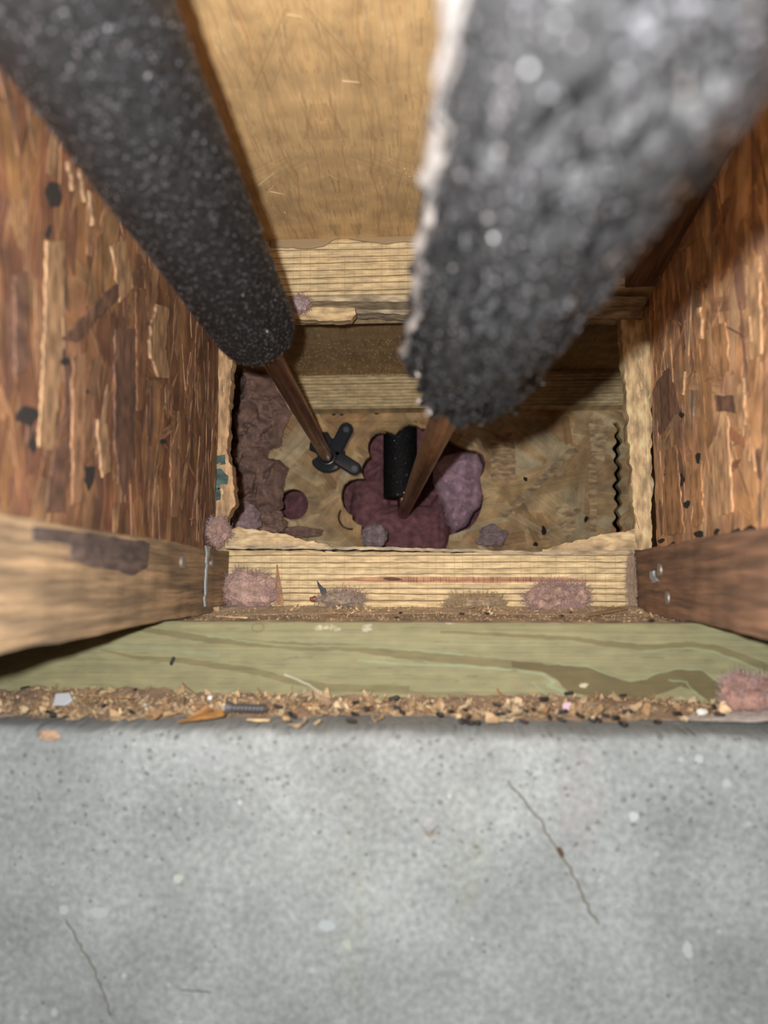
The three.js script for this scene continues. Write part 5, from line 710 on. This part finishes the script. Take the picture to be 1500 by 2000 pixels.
  lump(282, 1381, 0.316, 0.0016, 0.0012, 0.0012, [0.4, 0.43, 0.46], 'plaster_chip', 'small pale blue grey plaster crumb left of the orange splinters', 'chip', 3);
  lump(216, 1386, 0.314, 0.0015, 0.001, 0.001, [0.4, 0.42, 0.44], 'plaster_chip', 'tiny pale plaster crumb near the grey plaster chip', 'chip', 4);
  lump(410, 1363, 0.322, 0.0011, 0.001, 0.001, [0.6, 0.6, 0.6], 'plaster_chip', 'white crumb at the tip of the short orange splinter', 'chip', 5);
  lump(438, 1381, 0.316, 0.0009, 0.0014, 0.001, [0.7, 0.66, 0.56], 'plaster_chip', 'cream crumb at the end of the screw', 'chip', 6);
  lump(1110, 1384, 0.318, 0.0022, 0.0025, 0.0008, [0.42, 0.3, 0.36], 'lint_scrap', 'flat lilac scrap lying in the shavings', 'lint', 7, 1);
  lump(1372, 1391, 0.318, 0.0026, 0.0014, 0.0014, [0.6, 0.6, 0.55], 'glass_crumb', 'bright white glassy crumb near the salmon wad', 'crumb', 8, 0.25);
  lump(1345, 1388, 0.320, 0.0030, 0.0022, 0.0015, [0.13, 0.075, 0.045], 'bark_piece', 'dark brown bark piece beside the glassy crumb', 'bark', 9);
  lump(402, 1383, 0.320, 0.0038, 0.0020, 0.0016, [0.14, 0.075, 0.05], 'bark_piece', 'dark brown bark piece between the orange splinters', 'bark', 10);
  lump(613, 1170, 0.449, 0.0030, 0.0018, 0.0016, [0.17, 0.055, 0.03], 'bark_piece', 'glossy red brown bark piece at the foot of the blocking', 'bark', 11, 0.4);
  lump(1420, 1382, 0.319, 0.0030, 0.0026, 0.002, [0.62, 0.42, 0.24], 'wood_bit', 'rounded tan wood bit touching the salmon wad', 'wood bit', 12);
  quad([[619, 1136], [627, 1146], [634, 1150], [640, 1165], [632, 1172], [627, 1158]], 0.4505, 0.0008, [0.03, 0.035, 0.04], 'plastic_scrap', 'pointed black plastic scrap standing against the blocking', 'plastic scrap');
  quad([[676, 1151], [688, 1163], [684, 1168], [674, 1168], [672, 1158]], 0.4503, 0.0008, [0.015, 0.015, 0.017], 'plastic_scrap', 'small black triangular plastic scrap in the beige lint', 'plastic scrap');
  quad([[690, 1165], [704, 1166], [700, 1172], [688, 1170]], 0.4500, 0.0008, [0.03, 0.022, 0.02], 'plastic_scrap', 'flat dark scrap beside the black triangular one', 'plastic scrap');
  // dust web under the salmon wad
  const wb = []; const rr = rng(260); for (let i = 0; i < 90; i++) { const x0 = lerp(1330, 1440, rr()), p0 = onH(x0, 1398 + rr() * 10, LEDGE + 0.002), p1 = onH(1500 + rr() * 40, 1378 + rr() * 28, LEDGE + 0.0035), mid = p0.clone().lerp(p1, 0.5).add(V(0, -0.001 * rr(), (rr() - 0.5) * 0.004)); wb.push(new THREE.TubeGeometry(new THREE.CatmullRomCurve3([p0, mid, p1]), 8, 0.00009 + 0.0002 * rr(), 3)); }
  const w0 = onH(1440, 1400, LEDGE); single('cobweb', rel(mergeGeometries(wb), w0), fibreMat([0.32, 0.27, 0.24]), 'dusty grey cobweb strands below the salmon wad', 'cobweb', w0, null, 'stuff');
}

renderer.render(scene, camera);
